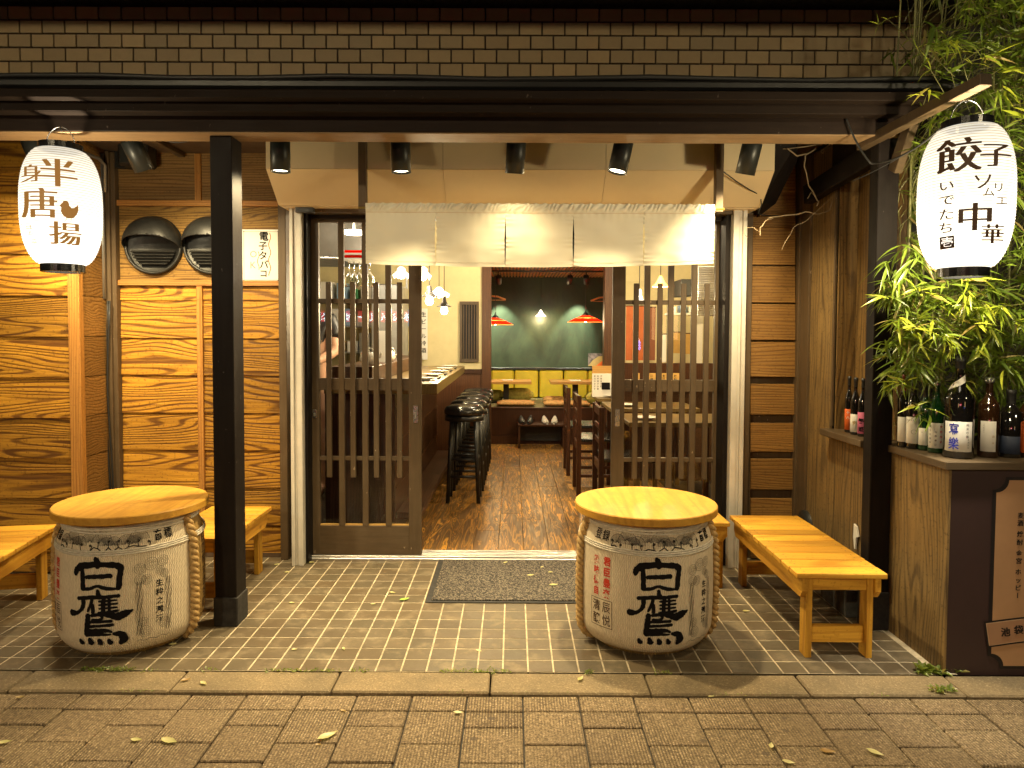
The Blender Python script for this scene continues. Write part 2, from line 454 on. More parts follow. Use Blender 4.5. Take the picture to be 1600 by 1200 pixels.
MT['shade_glow'] = emit('milk_glass_glow', (1, .9, .72), 2.2)
MT['amber_glow'] = emit('amber_glass_glow', (1, .55, .12), 2.4)
def m_shade(name, c):
    t = NT(name)
    d = t.n('BsdfDiffuse', Color=(*c, 1)).outputs[0]
    tr = t.n('BsdfTranslucent', Color=(*c, 1)).outputs[0]
    t.t.links.new(t.n('MixShader', Fac=.55, i1=d, i2=tr).outputs[0], t.out.inputs[0])
    return t.m
MT['umb_red'] = m_shade('umb_red', (.85, .012, .003))
MT['umb_cream'] = m_shade('umb_cream', (.85, .35, .10))
MT['enamel'] = plain('enamel', (.05, .045, .04), .35, .3)
MT['brass'] = plain('brass', (.6, .42, .12), .3, .8)
MT['corrugated'] = plain('corrugated', (.70, .40, .18), .6)
MT['sign_purple'] = plain('sign_purple', (.045, .022, .020), .5, 0, .1, 4)
MT['sign_tan'] = plain('sign_tan', (.46, .26, .13), .6, 0, .1, 4)
MT['sign_tan2'] = plain('sign_tan2', (.40, .22, .12), .6, 0, .1, 4)
MT['sign_edge'] = plain('sign_edge', (.012, .008, .008), .5)
MT['sign_line'] = plain('sign_line', (.55, .36, .22), .5)
MT['dark_void'] = plain('dark_void', (.01, .011, .014), .8)
MT['kraft'] = plain('kraft', (.6, .36, .10), .7, 0, .15)
MT['navy'] = plain('navy', (.02, .03, .06), .6)
MT['orange_print'] = plain('orange_print', (.75, .14, .02), .5)
MT['pink_print'] = plain('pink_print', (.7, .16, .3), .5)
MT['gold_print'] = plain('gold_print', (.45, .32, .12), .5)
MT['red_foil'] = plain('red_foil', (.30, .02, .03), .35)
MT['poster'] = plain('poster', (.25, .2, .2), .5, 0, .6, 20)
MT['green_box'] = plain('green_box', (.05, .35, .12), .5)
MT['blue_box'] = plain('blue_box', (.25, .4, .6), .5)
MT['asphalt'] = plain('asphalt', (.05, .05, .05), .9, 0, .3, 60, .4)
MT['street_wall'] = plain('street_wall', (.09, .085, .08), .8, 0, .2, 3)
MT['neon_red'] = emit('neon_red', (1, .03, .05), 5)
MT['neon_white'] = emit('neon_white', (.75, .92, 1), 16)
MT['neon_blue'] = emit('neon_blue', (.1, .25, 1), 20)
MT['win_warm'] = emit('window_warm', (1, .62, .25), 4)

# ---------------------------------------------------------------- objects
def tag(o, label=None, cat=None, group=None, kind=None):
    if label: o['label'] = label
    if cat: o['category'] = cat
    if group: o['group'] = group
    if kind: o['kind'] = kind
    return o
def thing(name, label, cat, loc=(0, 0, 0), group=None):
    o = bpy.data.objects.new(name, None)
    o.empty_display_size = .05
    o.location = loc
    COL.objects.link(o)
    return tag(o, label, cat, group)
def wl(o):
    v = Vector((0, 0, 0))
    while o is not None:
        v += o.location
        o = o.parent
    return v
def link(name, me, mat=None, parent=None, loc=(0, 0, 0), rot=None):
    """one mesh object; loc is in the place (the parents' own locations are taken off)"""
    if mat is not None and not me.materials:
        me.materials.append(MT[mat] if isinstance(mat, str) else mat)
    o = bpy.data.objects.new(name, me)
    COL.objects.link(o)
    L = Vector(loc)
    if parent is not None:
        L = L - wl(parent)
        o.parent = parent
    o.location = L
    if rot: o.rotation_euler = rot
    return o
def mesh(verts, faces, smooth=False, name='mesh'):
    me = bpy.data.meshes.new(name)
    me.from_pydata([tuple(v) for v in verts], [], faces)
    me.validate()
    me.update()
    if smooth: me.polygons.foreach_set('use_smooth', [True] * len(me.polygons))
    return me
_bx = {}
def boxmesh(sx, sy, sz, bev, mat):
    key = (round(sx, 4), round(sy, 4), round(sz, 4), round(bev, 4), mat)
    if key in _bx: return _bx[key]
    bm = bmesh.new()
    bmesh.ops.create_cube(bm, size=1)
    for v in bm.verts: v.co = Vector((v.co.x * sx, v.co.y * sy, v.co.z * sz))
    b = min(bev, .45 * min(sx, sy, sz))
    if b > 0: bmesh.ops.bevel(bm, geom=bm.edges[:], offset=b, segments=1, profile=.5, affect='EDGES')
    me = bpy.data.meshes.new('box')
    bm.to_mesh(me); bm.free()
    me.materials.append(MT[mat])
    _bx[key] = me
    return me
def bx(name, x0, x1, y0, y1, z0, z1, mat, parent=None, bev=.002, rot=None):
    if x1 < x0: x0, x1 = x1, x0
    if y1 < y0: y0, y1 = y1, y0
    if z1 < z0: z0, z1 = z1, z0
    me = boxmesh(x1 - x0, y1 - y0, z1 - z0, bev, mat)
    return link(name, me, None, parent, ((x0 + x1) / 2, (y0 + y1) / 2, (z0 + z1) / 2), rot)
def pb(name, px0, py0, px1, py1, Y, d, mat, parent=None, bev=.002, rot=None):
    """box whose front face lies on the plane Y and shows between two photo pixels"""
    m = (px0 + px1) / 2, (py0 + py1) / 2
    return bx(name, gx(px0, Y, m[1]), gx(px1, Y, m[1]), Y, Y + d, gz(py1, Y, m[0]), gz(py0, Y, m[0]), mat, parent, bev, rot)
def lathe_mesh(prof, seg=32, a0=0, a1=2 * PI, uv=False, smooth=True, caps=False):
    full = abs(a1 - a0 - 2 * PI) < 1e-6
    n = seg if full else seg + 1
    vs_, fs = [], []
    for (r, z) in prof:
        for k in range(n):
            a = a0 + (a1 - a0) * k / seg
            vs_.append((r * math.sin(a), -r * math.cos(a), z))
    for i in range(len(prof) - 1):
        for k in range(seg):
            k2 = (k + 1) % n
            fs.append((i * n + k, i * n + k2, (i + 1) * n + k2, (i + 1) * n + k))
    if caps:
        fs.append(tuple(range(n))[::-1]); fs.append(tuple(range((len(prof) - 1) * n, len(prof) * n)))
    me = mesh(vs_, fs, smooth)
    if uv:
        L = me.uv_layers.new(name='UV')
        i = 0
        rr = max(p[0] for p in prof)
        for f in me.polygons:
            idx = list(f.vertices)
            ks = [v % n for v in idx]
            wrap = max(ks) - min(ks) > seg / 2
            for li, v in zip(f.loop_indices, idx):
                k = v % n
                if wrap and k == 0: k = seg
                a = a0 + (a1 - a0) * k / seg
                L.data[li].uv = (a * rr, vs_[v][2])
    return me
def tube_mesh(pts, r, seg=8, closed=False, rs=None):
    pts = [Vector(p) for p in pts]
    n = len(pts)
    vs_, fs = [], []
    prev = None
    for i, p in enumerate(pts):
        if closed: d = pts[(i + 1) % n] - pts[i - 1]
        else: d = pts[min(i + 1, n - 1)] - pts[max(i - 1, 0)]
        d.normalize()
        if prev is None:
            u = d.orthogonal().normalized()
        else:
            u = (prev - d * prev.dot(d)).normalized()
        prev = u
        v = d.cross(u)
        rr = rs[i] if rs else r
        for k in range(seg):
            a = 2 * PI * k / seg
            vs_.append(p + (u * math.cos(a) + v * math.sin(a)) * rr)
    for i in range(n if closed else n - 1):
        j = (i + 1) % n
        for k in range(seg):
            k2 = (k + 1) % seg
            fs.append((i * seg + k, i * seg + k2, j * seg + k2, j * seg + k))
    if not closed:
        fs.append(tuple(range(seg))[::-1]); fs.append(tuple(range((n - 1) * seg, n * seg)))
    return mesh(vs_, fs, True)
def tube(name, pts, r, mat, parent=None, seg=8, closed=False, rs=None):
    c = sum((Vector(p) for p in pts), Vector()) / len(pts)
    return link(name, tube_mesh([Vector(p) - c for p in pts], r, seg, closed, rs), mat, parent, c)
def cyl(name, x, y, z0, z1, r, mat, parent=None, seg=20, r2=None):
    r2 = r if r2 is None else r2
    h = z1 - z0
    e = min(.002, h * .2, r * .2, max(r2 * .2, .0004))
    me = lathe_mesh([(0.0001, 0), (r - e, 0), (r, e), (r2, h - e), (max(r2 - e, .0002), h), (0.0001, h)], seg)
    return link(name, me, mat, parent, (x, y, z0))
def lathe(name, prof, mat, parent=None, loc=(0, 0, 0), seg=28, **kw):
    return link(name, lathe_mesh(prof, seg, **kw), mat, parent, loc)
def copy_tree(o, parent=None):
    c = o.copy()
    COL.objects.link(c)
    c.parent = parent
    for ch in list(o.children): copy_tree(ch, c)
    return c
def dup(o, loc, label, rz=None):
    c = copy_tree(o)
    c.location = loc
    if rz is not None: c.rotation_euler = (0, 0, rz)
    c['label'] = label
    return c
def catenary(a, b, sag, n=12):
    a, b = Vector(a), Vector(b)
    return [a.lerp(b, i / n) - Vector((0, 0, sag * 4 * (i / n) * (1 - i / n))) for i in range(n + 1)]
def spot(name, loc, target, power, angle, blend=.5, color=WARM, r=.03):
    L = bpy.data.lights.new(name, 'SPOT')
    L.energy = power; L.spot_size = rad(angle); L.spot_blend = blend; L.color = color; L.shadow_soft_size = r
    o = bpy.data.objects.new(name, L); COL.objects.link(o)
    o.location = loc
    o.rotation_euler = (Vector(target) - Vector(loc)).to_track_quat('-Z', 'Y').to_euler()
    return o
def point(name, loc, power, color=WARM, r=.03):
    L = bpy.data.lights.new(name, 'POINT')
    L.energy = power; L.color = color; L.shadow_soft_size = r
    o = bpy.data.objects.new(name, L); COL.objects.link(o)
    o.location = loc
    return o

# ---------------------------------------------------------------- lettering
_gl = {}
def glyph(ch, off=0.0):
    key = (ch, off)
    if key in _gl: return _gl[key]
    cu = bpy.data.curves.new('glyph', 'FONT')
    cu.body = ch; cu.resolution_u = 3; cu.offset = off
    o = bpy.data.objects.new('glyph', cu)
    me = o.to_mesh()
    V = [(v.co.x, v.co.y) for v in me.vertices]
    F = [tuple(p.vertices) for p in me.polygons]
    o.to_mesh_clear(); bpy.data.objects.remove(o); bpy.data.curves.remove(cu)
    if ch.isascii() and V:
        cx = (min(v[0] for v in V) + max(v[0] for v in V)) / 2
        V = [(x - cx, y - .35) for x, y in V]
    else:
        V = [(x - .5, y - .38) for x, y in V]
    _gl[key] = (V, F)
    return _gl[key]
def lettering(name, items, fn, mat, parent, step=None, extra=None, jitter=0.0, origin=(0, 0, 0)):
    """items: (char, u, v, width, height, weight, contrast, rotation); fn maps (u, v, lift) to a point"""
    bm = bmesh.new()
    lay = bm.verts.layers.float.new('lift')
    for it in items:
        ch, u, v, sw, sh = it[:5]
        wt = it[5] if len(it) > 5 else .012
        con = it[6] if len(it) > 6 else 0.0
        rot = it[7] if len(it) > 7 else 0.0
        V, F = glyph(ch, wt)
        shifts = [0.0] if not con else [con * k for k in (-1, -.5, 0, .5, 1)]
        ca, sa = math.cos(rot), math.sin(rot)
        for si, s in enumerate(shifts):
            vv = []
            for (x, y) in V:
                X, Yy = (x + s) * sw, y * sh
                nv = bm.verts.new((u + X * ca - Yy * sa, v + X * sa + Yy * ca, 0))
                nv[lay] = si * .00025
                vv.append(nv)
            for f in F:
                try: bm.faces.new([vv[i] for i in f])
                except ValueError: pass
    if extra:
        for poly in extra:
            lf = 0.0
            if isinstance(poly, tuple): poly, lf = poly
            nv = [bm.verts.new((p[0], p[1], 0)) for p in poly]
            for v_ in nv: v_[lay] = lf
            try: bm.faces.new(nv)
            except ValueError: pass
    bmesh.ops.triangulate(bm, faces=[f for f in bm.faces if len(f.verts) > 4])
    if step:
        us = [v.co.x for v in bm.verts]; vs2 = [v.co.y for v in bm.verts]
        for ax, lo, hi in ((0, min(us), max(us)), (1, min(vs2), max(vs2))):
            k = math.ceil(lo / step)
            while k * step < hi:
                co = Vector((0, 0, 0)); co[ax] = k * step
                no = Vector((0, 0, 0)); no[ax] = 1
                bmesh.ops.bisect_plane(bm, geom=bm.verts[:] + bm.edges[:] + bm.faces[:], plane_co=co, plane_no=no, dist=1e-6)
                k += 1
    O_ = Vector(origin)
    for v in bm.verts:
        u, q = v.co.x, v.co.y
        if jitter:
            nn = noise.noise_vector(Vector((u * 130, q * 130, 3.1)))
            u += nn.x * jitter; q += nn.y * jitter
        v.co = Vector(fn(u, q, v[lay])) - O_
    me = bpy.data.meshes.new(name)
    bmesh.ops.recalc_face_normals(bm, faces=bm.faces[:])
    bm.to_mesh(me); bm.free()
    return link(name, me, mat, parent, O_)
def column(s, u, v, size, pitch=None, weight=.012, con=0.0, w=None):
    pitch = pitch or size * 1.08
    return [(c, u, v - i * pitch, w or size, size, weight, con) for i, c in enumerate(s) if c != ' ']
def line_quads(pts, wd):
    out = []
    for a, b in zip(pts[:-1], pts[1:]):
        a, b = Vector(a), Vector(b)
        d = (b - a)
        if d.length < 1e-6: continue
        d.normalize()
        n = Vector((-d.y, d.x)) * wd / 2
        out.append([(a - n), (b - n), (b + n), (a + n)])
    return out
def stroke(pts, lift_i, rnd_, seg=6):
    """a brush stroke with a ragged edge through (x, y, width) points"""
    P_ = [Vector(p) for p in pts]
    Q = []
    for i in range(len(P_) - 1):
        p0, p1, p2, p3 = P_[max(0, i - 1)], P_[i], P_[i + 1], P_[min(len(P_) - 1, i + 2)]
        for k in range(seg):
            t = k / seg
            Q.append(.5 * ((2 * p1) + (p2 - p0) * t + (2 * p0 - 5 * p1 + 4 * p2 - p3) * t * t + (3 * p1 - p0 - 3 * p2 + p3) * t ** 3))
    Q.append(P_[-1])
    d0 = (Q[0] - Q[1]); d0.z = 0; d1 = (Q[-1] - Q[-2]); d1.z = 0
    if d0.length: d0.normalize()
    if d1.length: d1.normalize()
    Q = [Vector((Q[0].x, Q[0].y, Q[0].z * .45)) + d0 * Q[0].z * .35] + Q + [Vector((Q[-1].x, Q[-1].y, Q[-1].z * .4)) + d1 * Q[-1].z * .35]
    out = []; prev = None
    for i, q in enumerate(Q):
        a, b = Q[max(0, i - 1)], Q[min(len(Q) - 1, i + 1)]
        d = Vector((b.x - a.x, b.y - a.y))
        if d.length < 1e-9: d = Vector((1, 0))
        d.normalize(); n = Vector((-d.y, d.x))
        w1 = abs(q.z) / 2 * (1 + rnd_.uniform(-.13, .13)); w2 = abs(q.z) / 2 * (1 + rnd_.uniform(-.13, .13))
        c = Vector((q.x, q.y)) 
        cur = (c + n * w1, c - n * w2)
        if prev: out.append(([prev[1], cur[1], cur[0], prev[0]], lift_i))
        prev = cur
    return out
def ring_quads(cx, cy, r, wd, a0=0, a1=2 * PI, n=16):
    return line_quads([(cx + r * math.cos(a0 + (a1 - a0) * i / n), cy + r * math.sin(a0 + (a1 - a0) * i / n)) for i in range(n + 1)], wd)
def flat(Y):  # lettering on a wall that faces the street
    return lambda u, v, l: (u, Y - l, v)
# ================================================================ THE GROUND
YP = 3.10          # front of the porch posts
YW = 4.08          # face of the boarded wall
YL = 3.77          # face of the wall bay that stands forward at the left
YF = 3.92          # face of the pale door frame
g = link('street_ground', mesh([(-30, -14, -.035), (30, -14, -.035), (30, 2.52, -.035), (-30, 2.52, -.035)], [(0, 1, 2, 3)]), 'asphalt')
tag(g, kind='structure')
pav = tag(link('pavement', mesh([(-12, -1.0, -.022), (12, -1.0, -.022), (12, 2.525, -.022), (-12, 2.525, -.022)], [(0, 1, 2, 3)]), 'rubber'), kind='structure')
rnd = random.Random(3)
for i in range(-16, 17):
    x0 = i * .2 + .04
    ys = [2.525, 2.421] + ([2.321] if i % 2 else []) 
    y = ys[-1]
    while y > 1.0:
        y -= .2; ys.append(y)
    if abs(i) > 14: ys = ys[:4]
    for a, b in zip(ys[:-1], ys[1:]):
        o = bx('paver', x0 + .0025, x0 + .1975, b + .0025, a - .0025, -.062, -.010, 'paver', pav, .0035)
        o.location.z += rnd.uniform(-.0022, .0012)
        o.rotation_euler = (rnd.uniform(-.004, .004), rnd.uniform(-.004, .004), rnd.uniform(-.004, .004))
kb = tag(link('kerb', mesh([(-12, 2.528, -.06), (12, 2.528, -.06), (12, 2.688, -.06), (-12, 2.688, -.06)], [(0, 1, 2, 3)]), 'mortar'), kind='structure')
xs = [-4.2, -3.6, -3.02, -2.43, -1.84, -1.25, -.66, -.08, .51, 1.09, 1.66, 2.25, 2.85, 3.5]
for a, b in zip(xs[:-1], xs[1:]):
    o = bx('kerb_stone', a + .003, b - .003, 2.531, 2.684, -.12, rnd.uniform(-.004, .001), 'kerb', kb, .006)
    o.rotation_euler = (rnd.uniform(-.006, .006), 0, rnd.uniform(-.002, .002))

pf = tag(link('porch_floor', mesh([(-3.6, 2.69, -.0016), (1.72, 2.69, -.0016), (1.72, 4.12, -.0016), (-3.6, 4.12, -.0016)], [(0, 1, 2, 3)]), 'grout'), kind='structure')
bm_v, bm_f = [], []
count = 0
tm = boxmesh(.0986 - .0066, .1 - .0066, .02, .0009, 'tile')
slots = []
for j in range(14):
    for i in range(-35, 17):
        cx = -.035 + (i + .5) * .0986; cy = 2.69 + (j + .5) * .1
        if cx < -2.75 or cx > 1.70: continue
        slots.append((cy + abs(cx) * .25, cx, cy))
slots.sort()
rest = bmesh.new()
for k, (q, cx, cy) in enumerate(slots):
    dz = rnd.uniform(-.0004, .0004)
    if k < 298:
        o = link('floor_tile', tm, None, pf, (cx, cy, -.01 + dz))
        o.rotation_euler = (rnd.uniform(-.003, .003), rnd.uniform(-.003, .003), 0)
    else:
        m4 = Matrix.Translation((cx, cy, -.01 + dz))
        n0 = len(rest.verts)
        rest.from_mesh(tm)
        rest.verts.ensure_lookup_table()
        for v in rest.verts[n0:]: v.co = m4 @ v.co
me = bpy.data.meshes.new('floor_tiles_far'); rest.to_mesh(me); rest.free()
me.materials.append(MT['tile'])
tag(link('floor_tile_rows', me, None, pf), kind='stuff')

# ================================================================ THE UPPER WALL AND THE CANOPY
YB = 3.70
bw = thing('brick_wall', 'brick tiled upper wall above the dark canopy beam', 'wall', (0, YB, 2.5))
bx('mortar_bed', -3.6, 2.75, YB + .008, YB + .2, gz(150, YB) , gz(28, YB), 'mortar', bw, 0)
pz = (gz(35, YB) - gz(122, YB)) / 4
zt = gz(35, YB)
pw = .1165
for r in range(5):
    z1 = zt - (r - 0) * pz if r < 4 else zt + pz
    if r == 4: z1 = zt + pz
    off = 0 if r % 2 == 0 else pw / 2
    if r == 4: off = pw / 2
    x = gx(32, YB, 60) - pw * 14 + off
    while x < gx(1462, YB, 60):
        d = rnd.uniform(0, .0025)
        bx('brick', x, x + pw - .008, YB - d, YB + .02, z1 - pz + .008, z1, 'brick', bw, .0015)
        x += pw
# the concrete slab that juts out above
sl = bx('balcony_slab', -5, 3.2, 2.4, YB + .25, gz(24, YB) + pz * .75, gz(24, YB) + pz * .75 + .2, 'stone', None, .004)
tag(sl, 'dark concrete slab jutting out over the brick wall', 'slab')
ub = bx('upper_wall_corner', gx(1464, YB), 4.2, YB - .01, YB + .2, 2.2, 3.3, 'street_wall')
tag(ub, 'dark plain wall behind the top of the bamboo', 'wall')

cn = thing('porch_canopy', 'long dark timber canopy with stepped fascia over the shop front', 'canopy', (0, YP, 2.2))
XR = 1.66
zb = gz(207.5, 3.06)
bx('beam', -3.4, XR - .01, 3.06, 3.20, zb, gz(176, 3.06), 'post_x', cn, .003)
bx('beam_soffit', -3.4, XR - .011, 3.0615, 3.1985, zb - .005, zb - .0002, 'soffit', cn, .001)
bx('fascia_board', -3.4, 1.73, 2.99, 3.055, gz(176, 2.99), gz(157, 2.99), 'fascia', cn, .002)
bx('drip_edge', -3.4, 1.75, 2.97, 3.00, gz(158, 2.97) , gz(155, 2.97), 'trim_x', cn, .001)
bx('upper_fascia_board', -3.4, 1.80, 2.94, 3.10, gz(154.5, 2.94), gz(141, 2.94), 'fascia', cn, .002)
bx('gutter', -3.4, 1.86, 2.98, 3.14, gz(139, 2.98), gz(124, 2.98), 'black', cn, .01)
bx('roof_sheet', -3.4, 1.9, 3.15, YB - .01, gz(139, 2.98) - .01, gz(139, 2.98) + .02, 'black', cn, .002)
bx('porch_ceiling', -3.4, 1.9, 3.201, YW + .3, 2.325, 2.345, 'trim_x', cn, .001)
for xx in (-2.9, -1.9, -.62, .25, 1.2):
    bx('ceiling_batten', xx, xx + .035, 3.201, YW - .02, 2.295, 2.324, 'trim', cn, .002)
# waterproof cloth sagging over the gutter
pts = [(-3.4 + i * .33, 3.0, gz(124, 2.98) + .012 + .006 * math.sin(i * 1.7)) for i in range(17)]
tube('gutter_cable', pts, .012, 'cable', cn, 8)

def post(name, label, x0, x1, dp, base_top):
    p = thing(name, label, 'post', ((x0 + x1) / 2, YP + .06, 0))
    bx('shaft', x0, x1, YP, YP + dp, .0, zb - .0055, 'post', p, .003)
    bx('base_shoe', x0 - .006, x1 + .006, YP - .006, YP + dp + .006, 0, base_top, 'stone_dark', p, .004)
    return p
post('porch_post', 'dark square post standing beside the left sake cask', -1.317, -1.222, .115, .13)
post('porch_post', 'dark square post in front of the small shelf with three bottles', 1.572, 1.664, .072, .17)

# ================================================================ THE BOARDED WALLS
def board(parent, x0, x1, z0, z1, Y, mat, tilt=2.6, th=.014):
    o = bx('board', x0, x1, Y, Y + th, z0 - .008, z1, mat, parent, .002)
    o.rotation_euler = (rad(-tilt) if tilt else 0, rnd.uniform(-.0012, .0012), 0)
    return o
wlm = thing('boarded_wall', 'orange cedar boarded wall behind the left cask and post', 'wall', (-1.7, YW, 0))
ZJ = [gz(y, YW) for y in (448, 470, 529, 587, 645.5, 703.5, 762, 820.5)] + [.03]
XA, XB, XC, XD, XE = gx(189, YW), gx(309, YW), gx(318, YW), gx(440, YW), gx(452, YW)
bx('backing', XA - .02, XE, YW + .025, YW + .12, 0, 2.32, 'trim', wlm, 0)
for a, b in zip(ZJ[:-1], ZJ[1:]):
    board(wlm, XA, XB, b, a, YW, 'cedar')
    board(wlm, XC, XD, b, a, YW, 'cedar')
bx('batten', XB, XC, YW - .015, YW + .02, .03, ZJ[0] - .001, 'batten', wlm, .002)
bx('skirting', XA, XE, YW - .004, YW + .02, 0, .028, 'trim_x', wlm, .002)
T1 = gz(449, YW), gz(440.5, YW); T2 = gz(325, YW), gz(316, YW)
for t in (T1, T2):
    bx('rail', XA - .005, XD, YW - .022, YW + .02, t[0], t[1], 'batten_h', wlm, .002)
bx('vent_panel', XA, XD, YW + .002, YW + .02, T1[1], T2[0], 'ply_weathered', wlm, .001)
zz = [T2[1], gz(290, YW), gz(262, YW), gz(240, YW), 2.322]
for a, b in zip(zz[:-1], zz[1:]):
    board(wlm, XA, XB, a, b, YW, 'cedar_dull', 1)
    board(wlm, XC, XD + .02, a, b, YW, 'cedar_dull', 1)
bx('batten', XB - .002, XC, YW - .012, YW + .02, T2[1] + .001, 2.32, 'batten', wlm, .002)
bx('end_post', XD, XE, YW - .05, YW + .02, 0, 2.32, 'trim', wlm, .003)

# the bay that stands forward at the far left, with its short return wall
wlf = thing('boarded_bay', 'cedar boarded bay standing forward at the left edge behind the lantern', 'wall', (-2.6, YL, 0))
xr0, xr1 = gx(110, YL, 600), gx(128, YL, 600)
ZL = [gz(y, YL, 60) for y in (205, 268, 331, 395, 460, 524, 588, 651, 714, 776, 839)] + [.13, .02]
for a, b in zip(ZL[:-1], ZL[1:]):
    board(wlf, -3.6, xr0 - .001, b, a, YL, 'cedar')
bx('backing', -3.6, xr0, YL + .03, YL + .1, 0, 2.3, 'trim', wlf, 0)
bx('corner_board', xr0, xr1, YL - .012, YL + .03, 0, 2.3, 'batten', wlf, .003)
for a, b in zip(ZL[:-1], ZL[1:]):
    o = bx('board', xr1 - .028, xr1 - .006, YL + .03, YW - .05, b - .008, a, 'cedar_stained', wlf, .002)
bx('end_stile', xr1 - .04, xr1 + .02, YW - .06, YW + .03, 0, 2.32, 'trim', wlf, .003)
bx('gap_board', xr1 + .02, XA - .001, YW + .03, YW + .06, 0, 2.32, 'trim', wlf, 0)
pp = tag(bx('corner_post', gx(172, YW), gx(189, YW), YW - .04, YW + .025, 0, 2.32, 'trim', None, .003), 'brown square post beside the black cables on the left wall', 'post')
# pipe and cables in the corner
tag(tube('drain_pipe', [(gx(163, 4.0), 4.0, 2.3), (gx(163, 4.0), 4.0, gz(470, 4.0))], .013, 'kitchen_steel', None, 10), 'grey metal pipe running down beside the left wall post', 'pipe')
for k, (px, lab) in enumerate([(164, 'thin black cable hanging nearest the boarded bay'), (168, 'middle of three black cables in the wall corner'), (172, 'black cable hanging nearest the brown corner post')]):
    pts = [(gx(px + 3 * math.sin(i * .8 + k), 4.02), 4.02 - .008 * k, 1.48 - i * .145) for i in range(11)]
    tag(tube('wall_cable', pts, .005, 'cable', None, 6), lab, 'cable', 'cables in the wall corner')
pts = [at(92, 222, 3.5), at(110, 232, 3.6), at(135, 240, 3.75), at(155, 248, 3.9), at(164, 258, 3.99), at(164, 300, 3.99)]
tag(tube('grey_conduit', pts, .010, 'kitchen_steel', None, 8), 'bent grey conduit running under the ceiling behind the left lantern', 'pipe')

# right hand boarded wall
wr = thing('boarded_wall', 'dark stained boarded wall between the door frame and the right corner', 'wall', (1.45, YW, 0))
a0, a1 = gx(1172, YW), gx(1243, YW)
bx('backing', gx(1160, YW), 1.78, YW + .03, YW + .12, 0, 2.32, 'trim', wr, 0)
tops = [(217, 258), (258, 300), (300, 355), (355, 414), (416, 473), (475, 531.5), (534, 589), (600, 648), (661, 706), (717, 765), (779, 824), (838, 872)]
for t, b in tops:
    o = pb('board', 1173, t, 1243, b, YW, .014, 'cedar_stained', wr)
    o.rotation_euler = (rad(-3), 0, rnd.uniform(-.002, .002))
bx('edge_stile', gx(1162, YW), a0, YW - .02, YW + .025, 0, 2.32, 'trim', wr, .002)
bx('corner_stile', a1, gx(1262, YW), YW - .03, YW + .028, 0, 2.32, 'trim', wr, .002)
bx('corner_board', gx(1262, YW) + .001, 1.765, YW - .01, YW + .028, 0, 2.32, 'trim', wr, .002)
tag(tube('wall_pipe', [(gx(1281, 3.99), 3.99, 2.0), (gx(1281, 3.99), 3.99, 1.2), (gx(1279, 3.99), 3.99, .05)], .009, 'kitchen_steel', None, 8), 'thin grey pipe running down the right corner', 'pipe')

# side wall on the right
X0 = 1.640
sw = thing('side_wall', 'weathered plywood side wall with a bottle niche at the right of the porch', 'wall', (X0, 3.6, 0))
zsh = .825
bx('end_panel', X0, X0 + .012, 3.66, 3.93, 0, 2.3, 'ply_vert', sw, .002)
bx('end_stile', X0 - .012, X0 + .05, 3.931, YW - .035, 0, 2.32, 'trim', sw, .002)
bx('lower_panel', X0 + .002, X0 + .04, 3.23, 3.659, 0, zsh - .03, 'ply_vert', sw, .002)
bx('niche_edge', X0 - .003, X0 + .010, 3.64, 3.655, zsh + .012, 2.14, 'trim', sw, .002)
bx('niche_back', X0 + .105, X0 + .12, 3.18, 3.655, zsh, 2.3, 'ply_niche', sw, .001)
bx('niche_end', X0 + .0125, X0 + .104, 3.625, 3.638, zsh, 2.3, 'ply_niche', sw, .001)
bx('niche_head', X0 - .02, X0 + .2, 3.2, 3.66, 2.15, 2.3, 'post_x', sw, .003)
bx('shelf', X0 - .055, X0 + .2, 3.225, 3.655, zsh - .032, zsh, 'brown', sw, .003)
bx('base_block', X0 - .10, X0 - .001, 3.235, 3.50, 0, .13, 'stone', sw, .004)
# slanted dark brace board near the top of the corner
P0, P1 = at(1262, 305, 3.85), at(1385, 228, 3.2)
d_ = P1 - P0
tag(link('slanted_board', boxmesh(d_.length, .05, .10, .003, 'post'), None, None, (P0 + P1) / 2, d_.to_track_quat('X', 'Z').to_euler()), 'dark slanted board under the canopy at the right corner', 'board')
bxr = thing('wing_panel', 'dark wing panel beside the pale sign box at the top right', 'panel', (1.42, 3.7, 2.1))
v = [at(1207, 222, 3.66), at(1246, 222, 3.66), at(1246, 250, 3.8), at(1212, 318, 4.0), at(1186, 338, 4.04), at(1188, 318, 3.86)]
c0 = Vector((1.42, 3.7, 2.1))
vv = [p - c0 for p in v] + [p - c0 + Vector((.0, .04, 0)) for p in v]
fc = [(0, 1, 2, 3, 4, 5), (11, 10, 9, 8, 7, 6)] + [(i, (i + 1) % 6, (i + 1) % 6 + 6, i + 6) for i in range(6)]
link('panel_board', mesh(vv, fc), 'post', bxr, c0)

# ================================================================ THE DOORWAY
zd = gz(322, YF)
fr = thing('door_frame', 'pale metal frame round the sliding doors', 'door frame', (0, YF, 0))
def jamb(pxa, pxb, sgn):
    xa, xb = gx(pxa, YF), gx(pxb, YF)
    w_ = xb - xa
    for k, (f0, f1, dy) in enumerate([(0, .30, 0), (.31, .55, .012), (.56, 1, .004)]):
        if sgn < 0: f0, f1 = 1 - f1, 1 - f0
        bx('jamb_profile', xa + w_ * f0, xa + w_ * f1, YF + dy, YF + .17, .0, zd - .002, 'frame_white', fr, .002)
jamb(453, 471, 1); jamb(1144, 1165, -1)
bx('inner_jamb', gx(471.5, YF), gx(476, YF), YF + .05, YF + .24, 0, zd, 'post', fr, .001)
bx('inner_jamb', gx(1136, YF), gx(1143.5, YF), YF + .05, YF + .24, 0, zd, 'post', fr, .001)
bx('head_rail', gx(471.5, YF), gx(1143.5, YF), YF + .02, YF + .20, zd - .035, zd, 'brown_x', fr, .002)
